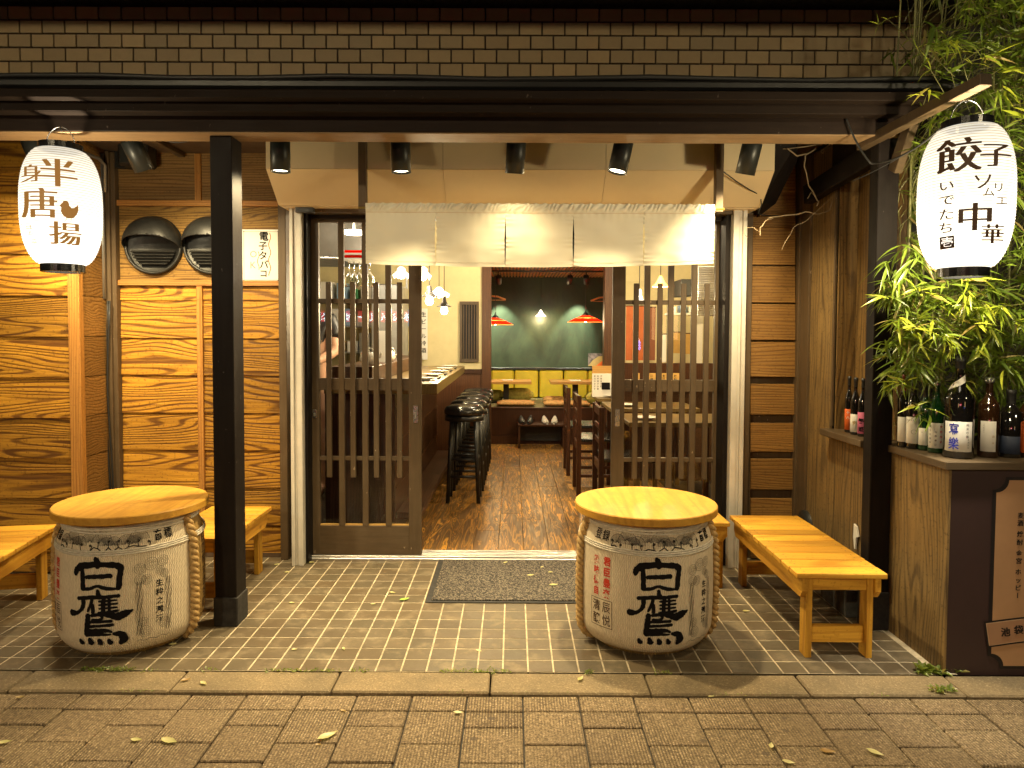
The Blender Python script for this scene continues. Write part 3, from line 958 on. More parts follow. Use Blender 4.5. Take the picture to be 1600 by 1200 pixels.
bx('head_track', gx(476.5, YF), gx(1135, YF), YF + .10, YF + .18, zd - .055, zd - .036, 'post_x', fr, .002)
bx('door_closer', gx(464, 3.9), gx(492, 3.9), 3.885, 3.915, gz(334, 3.9), gz(326, 3.9), 'cast', fr, .002)
XL0, XL1 = gx(471, YF), gx(1144, YF)
sill = thing('door_sill', 'silver metal door track at the threshold', 'sill', (0, 4.09, 0))
for k in range(5):
    y = 4.035 + k * .028
    bx('track_rail', XL0, XL1, y, y + .008, .012, .024, 'aluminium', sill, .001)
bx('track_base', XL0, XL1, 4.03, 4.16, .0, .012, 'aluminium', sill, .002)

def door(name, label, Y, x0, sl, x1, sr, shorts, fulls, locks):
    """sliding lattice door: stiles x0..sl and sr..x1, short front slats and full height bars (all in photo pixels)"""
    d = thing(name, label, 'door', (gx((x0 + x1) / 2, Y), Y, 0))
    zt_, zbm = gz(335, Y), .024
    L, R_ = gx(x0, Y), gx(x1, Y)
    li, ri = gx(sl, Y), gx(sr, Y)
    T = .034
    bx('stile', L, li, Y, Y + T, zbm, zt_, 'brown', d, .002)
    bx('stile', ri, R_, Y, Y + T, zbm, zt_, 'brown', d, .002)
    zr = {'top': (gz(348, Y), zt_), 'bot': (zbm, gz(823, Y)), 'mid': (gz(611, Y), gz(592.5, Y))}
    bx('top_rail', li, ri, Y + .001, Y + T, *zr['top'], 'brown_x', d, .001)
    bx('bottom_rail', li, ri, Y + .001, Y + T, *zr['bot'], 'brown_x', d, .001)
    bx('middle_rail', li, ri, Y + .004, Y + T, *zr['mid'], 'brown_x', d, .001)
    for a, b in ((475, 468), (721, 714.5)):
        bx('cross_rail', li, ri, Y + .006, Y + .020, gz(a, Y), gz(b, Y), 'brown_x', d, .001)
    hw = .0163
    for px in fulls:
        x = gx(px, Y)
        bx('bar', x - hw, x + hw, Y - .001, Y + .024, zr['bot'][1], zr['top'][0], 'brown', d, .002)
    for px in shorts:
        x = gx(px, Y)
        bx('slat', x - hw * .92, x + hw * .92, Y - .010, Y + .005, gz(747, Y), gz(442, Y), 'brown', d, .002)
    edges = [li] + [gx(p, Y) for p in fulls] + [ri]
    for a, b in zip(edges[:-1], edges[1:]):
        for z0, z1 in ((zr['bot'][1], zr['mid'][0]), (zr['mid'][1], zr['top'][0])):
            link('glass_pane', mesh([(-(b - a) / 2, 0, -(z1 - z0) / 2), ((b - a) / 2, 0, -(z1 - z0) / 2), ((b - a) / 2, 0, (z1 - z0) / 2), (-(b - a) / 2, 0, (z1 - z0) / 2)], [(0, 1, 2, 3)]), 'glass', d, ((a + b) / 2, Y + .027, (z0 + z1) / 2))
        bx('glazing_bead', a, b, Y + .012, Y + .022, zr['bot'][1], zr['bot'][1] + .008, 'kraft', d, 0)
    for (px, py, w_, h_) in locks:
        x, z = gx(px, Y), gz(py, Y)
        lk = bx('lock_plate', x - w_ / 2, x + w_ / 2, Y - .004, Y + .002, z - h_ / 2, z + h_ / 2, 'steel', d, .0015)
        bx('latch', x - w_ * .22, x + w_ * .22, Y - .010, Y - .0041, z - h_ * .25, z + h_ * .12, 'kitchen_steel', lk, .001)
    return d
YD1 = 4.055
door('sliding_door', 'brown lattice sliding door slid to the left of the entrance', YD1, 479.5, 498, 658, 638.5, [514, 551.5, 588, 624.5], [533, 570, 606.5], [(491, 648, .022, .050), (649.5, 648, .028, .100)])
YD2 = 4.095
door('sliding_door', 'brown lattice sliding door at the right behind the right cask', YD2, 957, 977, 1137, 1117, [993.5, 1030.5, 1067, 1103.5], [1011, 1048, 1084.5], [(966, 652, .028, .100)])

# pale sign box over the doors
sb = thing('sign_box', 'blank cream sign box above the entrance', 'sign box', (0, 3.75, 2.1))
YA, YC = 3.66, 3.85
xl, xr_ = gx(415, YA, 240), gx(1211, YA, 240)
zA, zBk, zC = gz(216, YA), gz(265, YA), gz(322, YC)
cuts = [xl, gx(566, YA, 240), gx(692, YA, 240), gx(947, YA, 240), gx(1125, YA, 240), xr_]
for a, b in zip(cuts[:-1], cuts[1:]):
    a += .0009; b -= .0009
    c0 = Vector(((a + b) / 2, YA, zBk))
    P_ = [(a, YA, zA), (b, YA, zA), (b, YA, zBk), (a, YA, zBk), (a, YA + .02, zA), (b, YA + .02, zA), (b, YA + .02, zBk), (a, YA + .02, zBk)]
    F_ = [(3, 2, 1, 0), (4, 5, 6, 7), (0, 1, 5, 4), (1, 2, 6, 5), (3, 0, 4, 7), (2, 3, 7, 6)]
    link('upper_panel', mesh([Vector(p) - c0 for p in P_], F_), 'signboard', sb, c0)
    P_ = [(a, YA + .001, zBk - .0015), (b, YA + .001, zBk - .0015), (b, YC, zC), (a, YC, zC), (a, YA + .02, zBk - .0015), (b, YA + .02, zBk - .0015), (b, YC + .03, zC), (a, YC + .03, zC)]
    link('lower_panel', mesh([Vector(p) - c0 for p in P_], F_), 'signboard', sb, c0)
for x in (xl, xr_ - .006):
    P_ = [(x, YA + .021, zA), (x, YA + .021, zBk), (x, YC + .031, zC), (x, YW, zC), (x, YW, zA)]
    P2 = [(p[0] + .006, p[1], p[2]) for p in P_]
    c0 = Vector((x, 3.8, zBk))
    link('end_panel', mesh([Vector(p) - c0 for p in P_ + P2], [(0, 1, 2, 3, 4), (9, 8, 7, 6, 5)] + [(i, i + 5, (i + 1) % 5 + 5, (i + 1) % 5) for i in range(5)]), 'signboard', sb, c0)
bx('bottom_panel', xl + .01, xr_ - .01, YC + .032, YF + .15, zC - .004, zC + .004, 'signboard', sb, .001)
tag(pb('hanging_post', 559.5, 219, 571.5, 331, 3.60, .045, 'trim', None, .002), 'brown hanging post at the left end of the cloth curtain', 'post')
tag(pb('hanging_post', 1119, 219, 1131, 331, 3.60, .045, 'trim', None, .002), 'brown hanging post at the right end of the cloth curtain', 'post')

# noren
YN = 3.59
nr = thing('noren', 'plain cream noren curtain of five cloth panels over the doorway', 'curtain', (.15, YN, 2.0))
nx = [571.5, 681, 789.5, 896, 1006, 1116]
ntop, nbot = 318, [413, 415.5, 417, 416, 414, 410]
tag(tube('curtain_rod', [(gx(560, YN), YN + .014, gz(325, YN)), (gx(1130, YN), YN + .014, gz(325, YN))], .007, 'brass', nr, 8), kind=None)
rn = random.Random(11)
for k in range(5):
    xa, xb = gx(nx[k], YN, 370), gx(nx[k + 1], YN, 370)
    zt0 = gz(ntop, YN); NXX, NZ = 110, 60
    vs_, fs = [], []
    ph = rn.uniform(0, 6)
    for j in range(NZ + 1):
        t = j / NZ
        zb_ = gz(nbot[k], YN), gz(nbot[k + 1], YN)
        for i in range(NXX + 1):
            s = i / NXX
            zbv = zb_[0] * (1 - s) + zb_[1] * s - .004 * math.sin(PI * s)
            slit = .004 * math.sin(PI * max(0, (t - .2)) / .8) if t > .2 else 0
            x = xa + (xb - xa) * s + (slit if s < .5 else -slit) * abs(1 - 2 * s) * (0 if (k == 0 and s < .5) or (k == 4 and s > .5) else 1)
            z = zt0 * (1 - t) + zbv * t
            hd = max(0, 1 - t / .13)
            y = YN
            if t < .14:     # gathered header pocket round the rod
                y += -.009 * math.sin(PI * t / .14) + .0062 * math.sin(s * 78 + 20 * t / .14 * .35 + ph + 2.5 * math.sin(s * 19 + ph)) * math.sin(PI * min(1, t / .14 + .12)) 
                z += .002 * math.sin(s * 47 + ph)
            else:
                q = (t - .14)
                y += .006 * math.sin(s * 8 + ph + t * 2) * q + .0016 * math.sin(s * 60 + ph) * math.exp(-q * 14) + .006 * noise.noise(Vector((s * 4 + k * 7, t * 5, ph)))
                e = min(s, 1 - s)
                y += .0034 * math.exp(-e * 16) * math.sin(t * 55 + k * 2 + 3 * math.sin(t * 17 + k))
                y -= .010 * q * math.sin(PI * s)
            vs_.append((x, y, z))
    for j in range(NZ):
        for i in range(NXX):
            a = j * (NXX + 1) + i
            fs.append((a, a + 1, a + NXX + 2, a + NXX + 1))
    # a stitched line under the rod pocket
    c0 = Vector(((xa + xb) / 2, YN, zt0))
    link('cloth_panel', mesh([Vector(v) - c0 for v in vs_], fs, True), 'cloth', nr, c0)
    # stitched hem along the foot and the slit edges
    def PT(s, t):
        a = vs_[min(NZ, int(t * NZ)) * (NXX + 1) + min(NXX, int(s * NXX))]
        return (a[0], a[1] - .0022, a[2])
    hem = [PT(i / 22, .94) for i in range(23)]
    tube('hem_stitch', hem, .0007, 'cord', nr, 4)
    tube('pocket_stitch', [PT(i / 22, .155) for i in range(23)], .0009, 'kraft', nr, 4)

def nail_heads(parent, pts, r=.0022, d=-.004, mat='ink'):
    V, F = [], []
    for (x, y, z) in pts:
        n = len(V)
        for k in range(6): V.append((x + r * math.cos(k * PI / 3), y + d, z + r * math.sin(k * PI / 3)))
        V.append((x, y + d - .0008, z))
        F += [(n + k, n + (k + 1) % 6, n + 6) for k in range(6)]
    c0 = Vector(pts[0])
    return tag(link('nail_heads', mesh([Vector(v) - c0 for v in V], F), mat, parent, c0), kind='stuff')
pts = []
for a in ZJ[:-1]:
    for x in (XA + .02, (XA + XB) / 2 + rnd.uniform(-.01, .01), XB - .018, XC + .012, XD - .015): pts.append((x, YW - .003, a - .19 if a - .19 > .05 else .06))
nail_heads(wlm, pts)
pts = []
for a in ZL[:-2]:
    for x in (xr0 - .02, xr0 - .24, xr0 - .46): pts.append((x + rnd.uniform(-.004, .004), YL - .004, a - .19))
nail_heads(wlf, pts)
# ================================================================ LAMPS OF THE PORCH
def spotlight(px, tip, label, power, target, angle=95, on=True):
    Ys = 3.36
    x = gx(px, Ys, 245)
    zt_ = 2.296
    root = thing('spotlight', label, 'spotlight', (x, Ys, zt_), 'black cylinder spotlights under the canopy')
    cyl('ceiling_plate', x, Ys, zt_ - .012, zt_, .028, 'white_paint', root, 16)
    tube('stem', [(x, Ys, zt_ - .012), (x, Ys, zt_ - .05), (x + tip.x * .01, Ys + tip.y * .01, zt_ - .095)], .006, 'cable', root, 8)
    d = tip.normalized()
    top = Vector((x, Ys, zt_ - .088)) + d * .005
    R3 = (-d).to_track_quat('Z', 'Y').to_euler()
    h, r = .145, .0455
    body = link('lamp_body', lathe_mesh([(.0001, 0), (r * .3, .004), (r * .92, .002), (r, -.004), (r, -h), (r - .004, -h), (r - .005, -h + .012), (.0001, -h + .013)], 32), 'lampbody', root, top, R3)
    disc = link('lamp_lens', lathe_mesh([(.0001, 0), (r - .006, 0)], 28), 'led' if on else 'ceramic', root, top + d * (h - .010), R3)
    for p in disc.data.polygons: p.use_smooth = False
    spot('spotlight_beam', top + d * (h + .004), Vector(target), power, angle + 9, 1.0, WARM, .035)
    return root
LP = []
spotlight(438, Vector((0, 0, -1)), 'black spotlight over the left door post, first one right of the dark post', 120, (gx(438, 3.36) - .1, 2.6, 0), 110)
spotlight(625.5, Vector((.03, .02, -1)), 'black lit spotlight above the left part of the cloth curtain', 150, (-.5, 2.55, 0), 110)
spotlight(807, Vector((-.06, .22, -1)), 'black spotlight in the middle of the cream sign box', 10, (-.02, 3.8, .2), 110, False)
spotlight(975, Vector((-.22, -.05, -1)), 'black lit spotlight above the right part of the cloth curtain', 150, (.35, 2.55, 0), 110)
spotlight(1176, Vector((-.15, .30, -1)), 'black spotlight at the right end of the sign box', 70, (1.2, 4.0, .6), 110, False)
spotlight(203, Vector((.28, .45, -1)), 'black spotlight aimed at the round vent hoods', 70, (-1.65, 4.08, .9), 120, False)
spotlight(48, Vector((.2, .35, -1)), 'black spotlight partly hidden behind the left lantern', 72, (-2.6, 3.77, .8), 125, False)

# two unseen lamps added behind the camera to fill bricks, curtain and pavement
sl_ = thing('fill_lamp', 'street lamp standing across the road', 'street lamp', (-3.5, -3.6, 0))
cyl('pole', -3.5, -3.6, 0, 3.6, .06, 'cast', sl_, 12, .04)
lathe('lamp_head', [(.0001, .12), (.12, .10), (.22, 0), (.0001, 0)], 'led', sl_, (-3.5, -3.6, 3.6))
spot('fill_lamp_light', (-3.5, -3.6, 3.55), (.3, 2.8, 1.2), 720, 80, .6, (1, .82, .50), .15)
sl2 = thing('fill_lamp', 'second street lamp further along the road', 'street lamp', (4.2, -3.9, 0))  # the other added fill lamp, also out of view
cyl('pole', 4.2, -3.9, 0, 3.6, .06, 'cast', sl2, 12, .04)
lathe('lamp_head', [(.0001, .12), (.12, .10), (.22, 0), (.0001, 0)], 'led', sl2, (4.2, -3.9, 3.6))
spot('fill_lamp_light', (4.2, -3.9, 3.55), (1.0, 2.8, 1.2), 520, 80, .6, (1, .82, .50), .15)

def lprof(t):   # radius of the lantern at height t in -1..1
    return .078 + .072 * (1 - abs(t) ** 2.7) ** .62
def lantern(label, px, pyc, Y, H, sc, pieces, hang_top, pw_=70):
    c = at(px, pyc, Y)
    root = thing('paper_lantern', label, 'lantern', c)
    prof = [(lprof(-1 + 2 * i / 130) * sc + .0012 * math.cos(2 * PI * (-H / 2 + H * i / 130) / .0105), -H / 2 + H * i / 130) for i in range(131)]
    lathe('paper_shade', prof, 'lantern', root, c, 56)
    re = lprof(1) * sc
    point('lantern_bulb_light', c + Vector((0, 0, -.05)), pw_, (1, .88, .64), .03)
    for s, nm, hh in ((1, 'top_cap', .028), (-1, 'bottom_cap', .034)):
        z0 = H / 2 - .004 if s > 0 else -H / 2 - hh + .004
        lathe(nm, [(re - .012, z0), (re + .004, z0), (re + .004, z0 + hh), (re - .012, z0 + hh), (re - .012, z0)], 'vinyl', root, c, 40, smooth=False)
    # wire handle
    pts = [(math.cos(a) * .062, 0, H / 2 + .012 + math.sin(a) * .085) for a in [PI * i / 20 for i in range(21)]]
    tube('wire_handle', [c + Vector(p) for p in pts], .0022, 'steel', root, 6)
    tube('hanging_cord', [c + Vector((0, 0, H / 2 + .097)), hang_top], .003, 'cable', root, 6)
    ang = math.atan2(c.x, c.y)       # the lettering faces the photographer's side of the street
    k = Y / FPX / math.cos(ang) * .93
    for (items, mat, nm, extra) in pieces:
        its = []
        for it in items:
            ch, ix, iy, sw_, sh_ = it[:5]
            its.append((ch, (ix - px) * k * math.cos(ang) * 1.0, -(iy - pyc) * Y / FPX, sw_ * k, sh_ * Y / FPX, *it[5:]))
        ex = [[((q[0] - px) * k * math.cos(ang), -(q[1] - pyc) * Y / FPX) for q in poly] for poly in extra] if extra else None
        def fn(u, v, l):
            t = max(-.999, min(.999, v / (H / 2)))
            r = lprof(t) * sc + .002 + l
            u2 = max(-r * .98, min(r * .98, u))
            x, y = u2, -math.sqrt(r * r - u2 * u2)
            ca, sa = math.cos(-ang), math.sin(-ang)
            return Vector((x * ca - y * sa, x * sa + y * ca, v)) + c
        lettering(nm, its, fn, mat, root, .014, ex, 0, c)
    return root, c
mn = (-.006, .034)     # thin strokes, widened sideways: a Mincho look
hen = [(97, 326), (99, 322.5), (103, 321.5), (106, 324), (107, 329), (110, 332), (114, 331), (119, 326), (119.5, 334), (117, 341), (112, 347), (104, 348), (98, 344), (95, 338), (96, 333), (93.5, 329.5)]
legs = line_quads([(102.5, 347), (102, 351), (99, 352)], .8) + line_quads([(109, 347), (109, 351), (107, 352)], .8)
lantern('smaller looking white paper lantern hanging in front of the boarded wall at the left', 96.5, 325, 3.0, .478, 1.0, [
    ([('半', 92, 281, 48, 46, *mn), ('唐', 67, 327, 43, 47, *mn), ('揚', 101, 370, 38, 36, *mn)], 'print_left', 'large_characters', None),
    ([('身', 56, 283, 25, 29, *mn), ('ほ', 52, 362, 8, 8, 0), ('た', 54, 372, 8, 8, 0), ('る', 58, 383, 8, 8, 0)], 'print_left', 'small_characters', None),
    ([], 'print_left', 'hen_mark', [hen] + legs)], at(96.5, 206, 3.0), 34)
LB = (2.55)
stamp = [[(1474.5, 374), (1494.5, 373), (1495.5, 391), (1475.5, 392.5)]]
lantern('larger looking white paper lantern hanging in front of the bamboo at the right', 1508, 310.5, LB, .497, 1.0, [
    ([('餃', 1498, 255, 54, 56, *mn), ('子', 1547, 258, 37, 40, *mn), ('中', 1522, 348, 44, 44, *mn), ('華', 1546, 373, 27, 30, *mn)], 'print_right', 'large_characters', None),
    ([('ソ', 1531, 297, 26, 26, .008), ('ム', 1539, 313, 15, 15, .008), ('リ', 1552, 306, 15, 15, .008), ('エ', 1557, 325, 15, 15, .008),
      ('い', 1482, 299, 20, 17, 0, .015), ('で', 1483, 320, 20, 18, 0, .015), ('た', 1483, 341, 20, 18, 0, .015), ('ち', 1483, 361, 20, 18, 0, .015)], 'print_right', 'small_characters', None),
    ([], 'ink_brown', 'stamp', stamp), ([('壱', 1485, 382, 15, 15, .01)], 'stamp_paper', 'stamp_character', None)], at(1508, 160, LB), 90)
# the bracket arm that carries it
arm = thing('lantern_bracket', 'grey wooden bracket arm holding the right lantern', 'bracket', at(1380, 205, 3.05))
A0, A1 = at(1345, 228, 3.20), at(1541, 124, LB - .06)
d_ = (A1 - A0)
mid = (A0 + A1) / 2
o = link('arm', boxmesh(d_.length, .045, .040, .002, 'brown'), None, arm, mid, d_.to_track_quat('X', 'Z').to_euler())
B0, B1 = at(1398, 268, 3.08), at(1424, 192, 2.98)
d_ = B1 - B0
link('strut', boxmesh(d_.length, .035, .055, .002, 'brown'), None, arm, (B0 + B1) / 2, d_.to_track_quat('X', 'Z').to_euler())
B0, B1 = at(1352, 300, 3.09), at(1352, 216, 3.09)
cab = catenary(at(1320, 180, 3.05), at(1360, 255, 3.0), .02) + catenary(at(1362, 256, 3.0), at(1470, 200, 2.7), .03)
tag(tube('lamp_cable', cab, .004, 'cable', None, 6), 'black cable looping from the canopy to the right lantern', 'cable')
tag(tube('thin_wire', catenary(at(1332, 283, 3.0), at(1460, 212, 2.75), .01), .0018, 'cable', None, 5), 'thin dark wire stretched past the right post', 'wire')
tag(tube('loose_wire', catenary(at(254, 217, 3.4), at(305, 216, 3.4), .018), .0035, 'cable', None, 6), 'loose black wire sagging beside the left spotlight', 'wire')
cab2 = [at(1118, 236, 3.62), at(1120, 250, 3.62), at(1130, 268, 3.62), at(1150, 283, 3.68), at(1172, 297, 3.74), at(1188, 305, 3.8), at(1190, 320, 3.82), at(1185, 333, 3.84), at(1190, 336, 3.84), at(1225, 338, 3.9)]
tag(tube('lamp_cable', cab2, .003, 'cable', None, 6), 'thin black cable draped over the right end of the sign box', 'cable')

# dry vine twigs in the right corner
tw = thing('dry_vine', 'dry vine twigs hanging in the upper right corner', 'vine', at(1260, 280, 3.6))
for path, r in (([(1208, 232), (1235, 232), (1262, 229), (1290, 224)], .0028), ([(1275, 232), (1258, 243), (1257, 260), (1264, 290), (1279, 316), (1276, 322)], .0035),
                ([(1200, 341), (1225, 337), (1247, 335), (1259, 331), (1280, 335), (1295, 330), (1302, 310), (1306, 300)], .0030), ([(1300, 308), (1260, 345), (1240, 355), (1222, 390)], .0014),
                ([(1230, 232), (1245, 244), (1262, 240)], .004), ([(1186, 362), (1178, 356), (1166, 355), (1163, 366), (1169, 371)], .0012), ([(1305, 215), (1285, 240), (1282, 236), (1310, 222)], .003),
                ([(1262, 310), (1268, 300), (1272, 305)], .0015), ([(1188, 368), (1188, 356), (1196, 345), (1208, 341)], .003)):
    pts = []
    for k, (a, b) in enumerate(path): pts.append(at(a, b, 3.68 + .02 * math.sin(k * 2.1 + a)))
    fine = []
    for a, b in zip(pts[:-1], pts[1:]):
        for q in range(3): fine.append(a.lerp(b, q / 3) + Vector(noise.noise_vector(a * 30 + Vector((q, 0, 0)))) * .004)
    fine.append(pts[-1])
    tube('twig', fine, r, 'twig', tw, 5)

# ================================================================ THINGS ON THE LEFT WALL
def vent(px, label):
    c = at(px, 384, YW)
    R_ = .163
    root = thing('vent_hood', label, 'vent', c, 'round vent hoods on the boarded wall')
    link('flange', lathe_mesh([(.0001, 0), (R_ * .98, 0), (R_ * 1.02, .006), (R_ * 1.02, .016), (R_ * .9, .020)], 48), 'cast', root, c, (rad(90), 0, 0))
    bmh = bmesh.new()
    N, Mm = 48, 16
    rows = []
    for j in range(Mm + 1):
        b_ = (PI / 2) * j / Mm
        r = R_ * max(.0001, math.cos(b_)) ** .75; d = .125 * math.sin(b_) ** .9
        rows.append([bmh.verts.new((r * math.cos(2 * PI * i / N), -.018 - d, r * math.sin(2 * PI * i / N))) for i in range(N)])
    for j in range(Mm):
        for i in range(N):
            bmh.faces.new((rows[j][i], rows[j][(i + 1) % N], rows[j + 1][(i + 1) % N], rows[j + 1][i]))
    pa = Vector((0, 0, -.035)); no = Vector((0, .07, .125)).normalized()
    bmesh.ops.bisect_plane(bmh, geom=bmh.verts[:] + bmh.edges[:] + bmh.faces[:], plane_co=pa, plane_no=-no, clear_outer=True)
    bmesh.ops.remove_doubles(bmh, verts=bmh.verts[:], dist=.0003)
    for f in bmh.faces: f.smooth = True
    me = bpy.data.meshes.new('hood'); bmh.to_mesh(me); bmh.free()
    hood = link('hood', me, 'cast', root, c)
    sm = hood.modifiers.new('thickness', 'SOLIDIFY'); sm.thickness = .004; sm.offset = -1
    # lower lip ring
    pts = [(R_ * .96 * math.cos(a), -.022, R_ * .96 * math.sin(a)) for a in [PI + PI * i / 30 for i in range(31)]]
    tube('lip', [c + Vector(p) for p in pts], .009, 'cast', root, 8)
    for k in range(6):
        z = -.035 - k * .017
        hw = math.sqrt(max(.0001, (R_ * .8) ** 2 - z * z))
        bx('louvre', c.x - hw, c.x + hw, YW - .030, YW - .012, c.z + z - .003, c.z + z + .003, 'cast', root, .001, (rad(25), 0, 0))
    cyl('inner_duct', 0, 0, 0, .001, .01, 'black', root, 8)
    bpy.data.objects.remove(root.children[-1])
    return root
vent(242, 'round dark metal vent hood, the fully visible one on the left wall')
vent(333, 'round dark metal vent hood half hidden behind the dark post')

n0 = thing('notice_board', 'white handwritten notice on the plywood beside the door frame', 'sign', at(407, 400, YW - .01))
pb('board', 377.5, 358.5, 438, 441, YW - .012, .008, 'paper', n0, .001)
U = lambda px, py: (gx(px, YW - .0125, 400), gz(py, YW - .0125, 407))
pk = YW / FPX
its = [(ch, *U(x, y), s * pk, s * pk, .02) for ch, x, y, s in (('電', 412.5, 369, 15), ('子', 411, 384, 14), ('タ', 411, 399, 14), ('バ', 412.5, 413, 14), ('コ', 411.5, 427, 13))]
lettering('black_writing', its, flat(YW - .0128), 'ink', n0, None, None, .0006, at(407, 400, YW - .0128))
its = [('O', *U(396, 397), 14 * pk, 14 * pk, -.01), ('K', *U(395.5, 414), 15 * pk, 15 * pk, -.01)]
lettering('grey_writing', its, flat(YW - .0128), 'ink_soft', n0, None, None, .0006, at(396, 410, YW - .0128))
wv = [U(421.5 + 1.6 * math.sin(i * .75) - (.35 if i > 12 else 0), 364 + i * 2.9) for i in range(24)]
wv2 = [U(403.5 + 1.4 * math.sin(i * .8), 393 + i * 2.6) for i in range(12)]
lettering('orange_wave', [], flat(YW - .0128), 'orange_print', n0, None, line_quads(wv, .005) + line_quads(wv2, .004), 0, at(420, 400, YW - .0128))
bd = [U(381, 362), U(434.5, 362), U(434.5, 437.5), U(381, 437.5), U(381, 362)]
lettering('border_line', [], flat(YW - .0127), 'ink_soft', n0, None, line_quads(bd, .0018), 0, at(407, 400, YW - .0128))
for a, b in ((381, 361.5), (434.5, 361.5), (434.5, 438), (381, 438)):
    p = at(a, b, YW - .014); link('pin', lathe_mesh([(.0001, .003), (.003, .002), (.003, 0)], 8), 'ink', n0, p, (rad(90), 0, 0))

spk = thing('wall_speaker', 'dark boxy wall speaker behind the spotlight above the vents', 'speaker', at(205, 240, 3.9))
pb('back_plate', 176, 219, 240, 263, YW - .035, .03, 'cast', spk, .006)
pb('case', 182, 216, 229, 258, 3.90, .12, 'black', spk, .012)
pb('grille', 186, 220, 226, 254, 3.892, .008, 'lampbody', spk, .003)

# ================================================================ BENCHES
def bench(label, length, width, h, nslat, loc, rz):
    """slatted pine bench, long side along y"""
    b = thing('slat_bench', label, 'bench', (0, 0, 0), 'pine slat benches in the porch')
    p = length / nslat
    for i in range(nslat):
        y0 = -length / 2 + i * p
        o = bx('slat', -width / 2, width / 2, y0 + .003, y0 + p - .003, h - .022, h, 'pine_x', b, .003)
        o.location.z += rnd.uniform(-.001, .001)
    for s in (-1, 1):
        x0 = s * (width / 2 - .034)
        me_pts = [(-length / 2 + .01, -.022), (length / 2 - .01, -.022), (length / 2 - .01, -.075), (length / 2 - .035, -.105), (-length / 2 + .035, -.105), (-length / 2 + .01, -.075)]
        V = [(x, y, z + h) for x in (x0 - .011, x0 + .011) for (y, z) in me_pts]
        F = [tuple(range(6)), tuple(range(11, 5, -1))] + [(i + 6, (i + 1) % 6 + 6, (i + 1) % 6, i) for i in range(6)]
        c0 = Vector((x0, 0, h - .06))
        link('side_rail', mesh([Vector(v) - c0 for v in V], F), 'pine_y', b, c0)
        for e in (-1, 1):
            yy = e * (length / 2 - .055)
            xx = x0 - s * .024
            bx('leg', xx - .0125, xx + .0125, yy - .032, yy + .032, 0, h - .0225, 'pine_z', b, .002)
    for e in (-1, 1):
        yy = e * (length / 2 - .055)
        xi = width / 2 - .034 - .024 - .0135
        bx('stretcher', -xi, xi, yy - .011, yy + .011, .055, .125, 'pine_x', b, .002)
        bx('end_rail', -xi, xi, yy + e * .018 - .010, yy + e * .018 + .010, h - .075, h - .023, 'pine_x', b, .002)
    V, F = [], []
    for i in range(nslat):
        for sx_ in (-1, 1):
            for q_ in (.3, .7):
                x, y = sx_ * (width / 2 - .034) + rnd.uniform(-.003, .003), -length / 2 + (i + q_) * p
                n = len(V)
                for k_ in range(8): V.append((x + .0032 * math.cos(k_ * PI / 4), y + .0032 * math.sin(k_ * PI / 4), h + .0012))
                F.append(tuple(range(n, n + 8)))
    tag(link('screw_heads', mesh(V, F), 'cast', b), kind='stuff')
    b.location = loc
    b.rotation_euler = (0, 0, rz)
    return b
ZB = .352
f0 = at(1248, 897, 2.80); 
def onz(px, py, z):
    r = CM.to_3x3() @ Vector(((px - 800) / FPX, -(py - 567.5) / FPX, -1)); t = (z - CH) / r.z
    return Vector((r.x * t, r.y * t, z))
q = [onz(1248, 899, ZB), onz(1386, 895, ZB), onz(1247, 806, ZB), onz(1139, 804, ZB)]
nearc = (q[0] + q[1]) / 2; farc = (q[2] + q[3]) / 2
L_ = (farc - nearc); print('bench R', q, L_.length, (q[1] - q[0]).length, (q[2] - q[3]).length)
bR = bench('pine slat bench right of the right cask, fully visible', L_.length, .36, ZB, 10, ((nearc.x + farc.x) / 2, (nearc.y + farc.y) / 2, 0), math.atan2(-L_.x, L_.y))
b2 = bench('pine bench mostly hidden behind the right cask', .62, .33, ZB, 7, (0, 0, 0), 0)
c2 = onz(1142, 817, ZB); b2.location = (c2.x - .31, c2.y + .165, 0); b2.rotation_euler = (0, 0, rad(90))
b3 = bench('pine bench at the left edge of the photo beside the left cask', .95, .40, ZB, 9, (0, 0, 0), 0)
e0, e1 = onz(92, 818, ZB), onz(0, 872, ZB)
dr = (e0 - e1).normalized(); ctr = e0 - dr * .475 - Vector((dr.y, -dr.x, 0)) * .20
b3.location = (ctr.x, ctr.y, 0); b3.rotation_euler = (0, 0, math.atan2(-dr.x, dr.y))
b4 = bench('pine bench between the dark post and the door frame', .62, .33, ZB, 7, (0, 0, 0), 0)
e4 = onz(425, 791, ZB); b4.location = (e4.x - .165, e4.y - .31, 0)

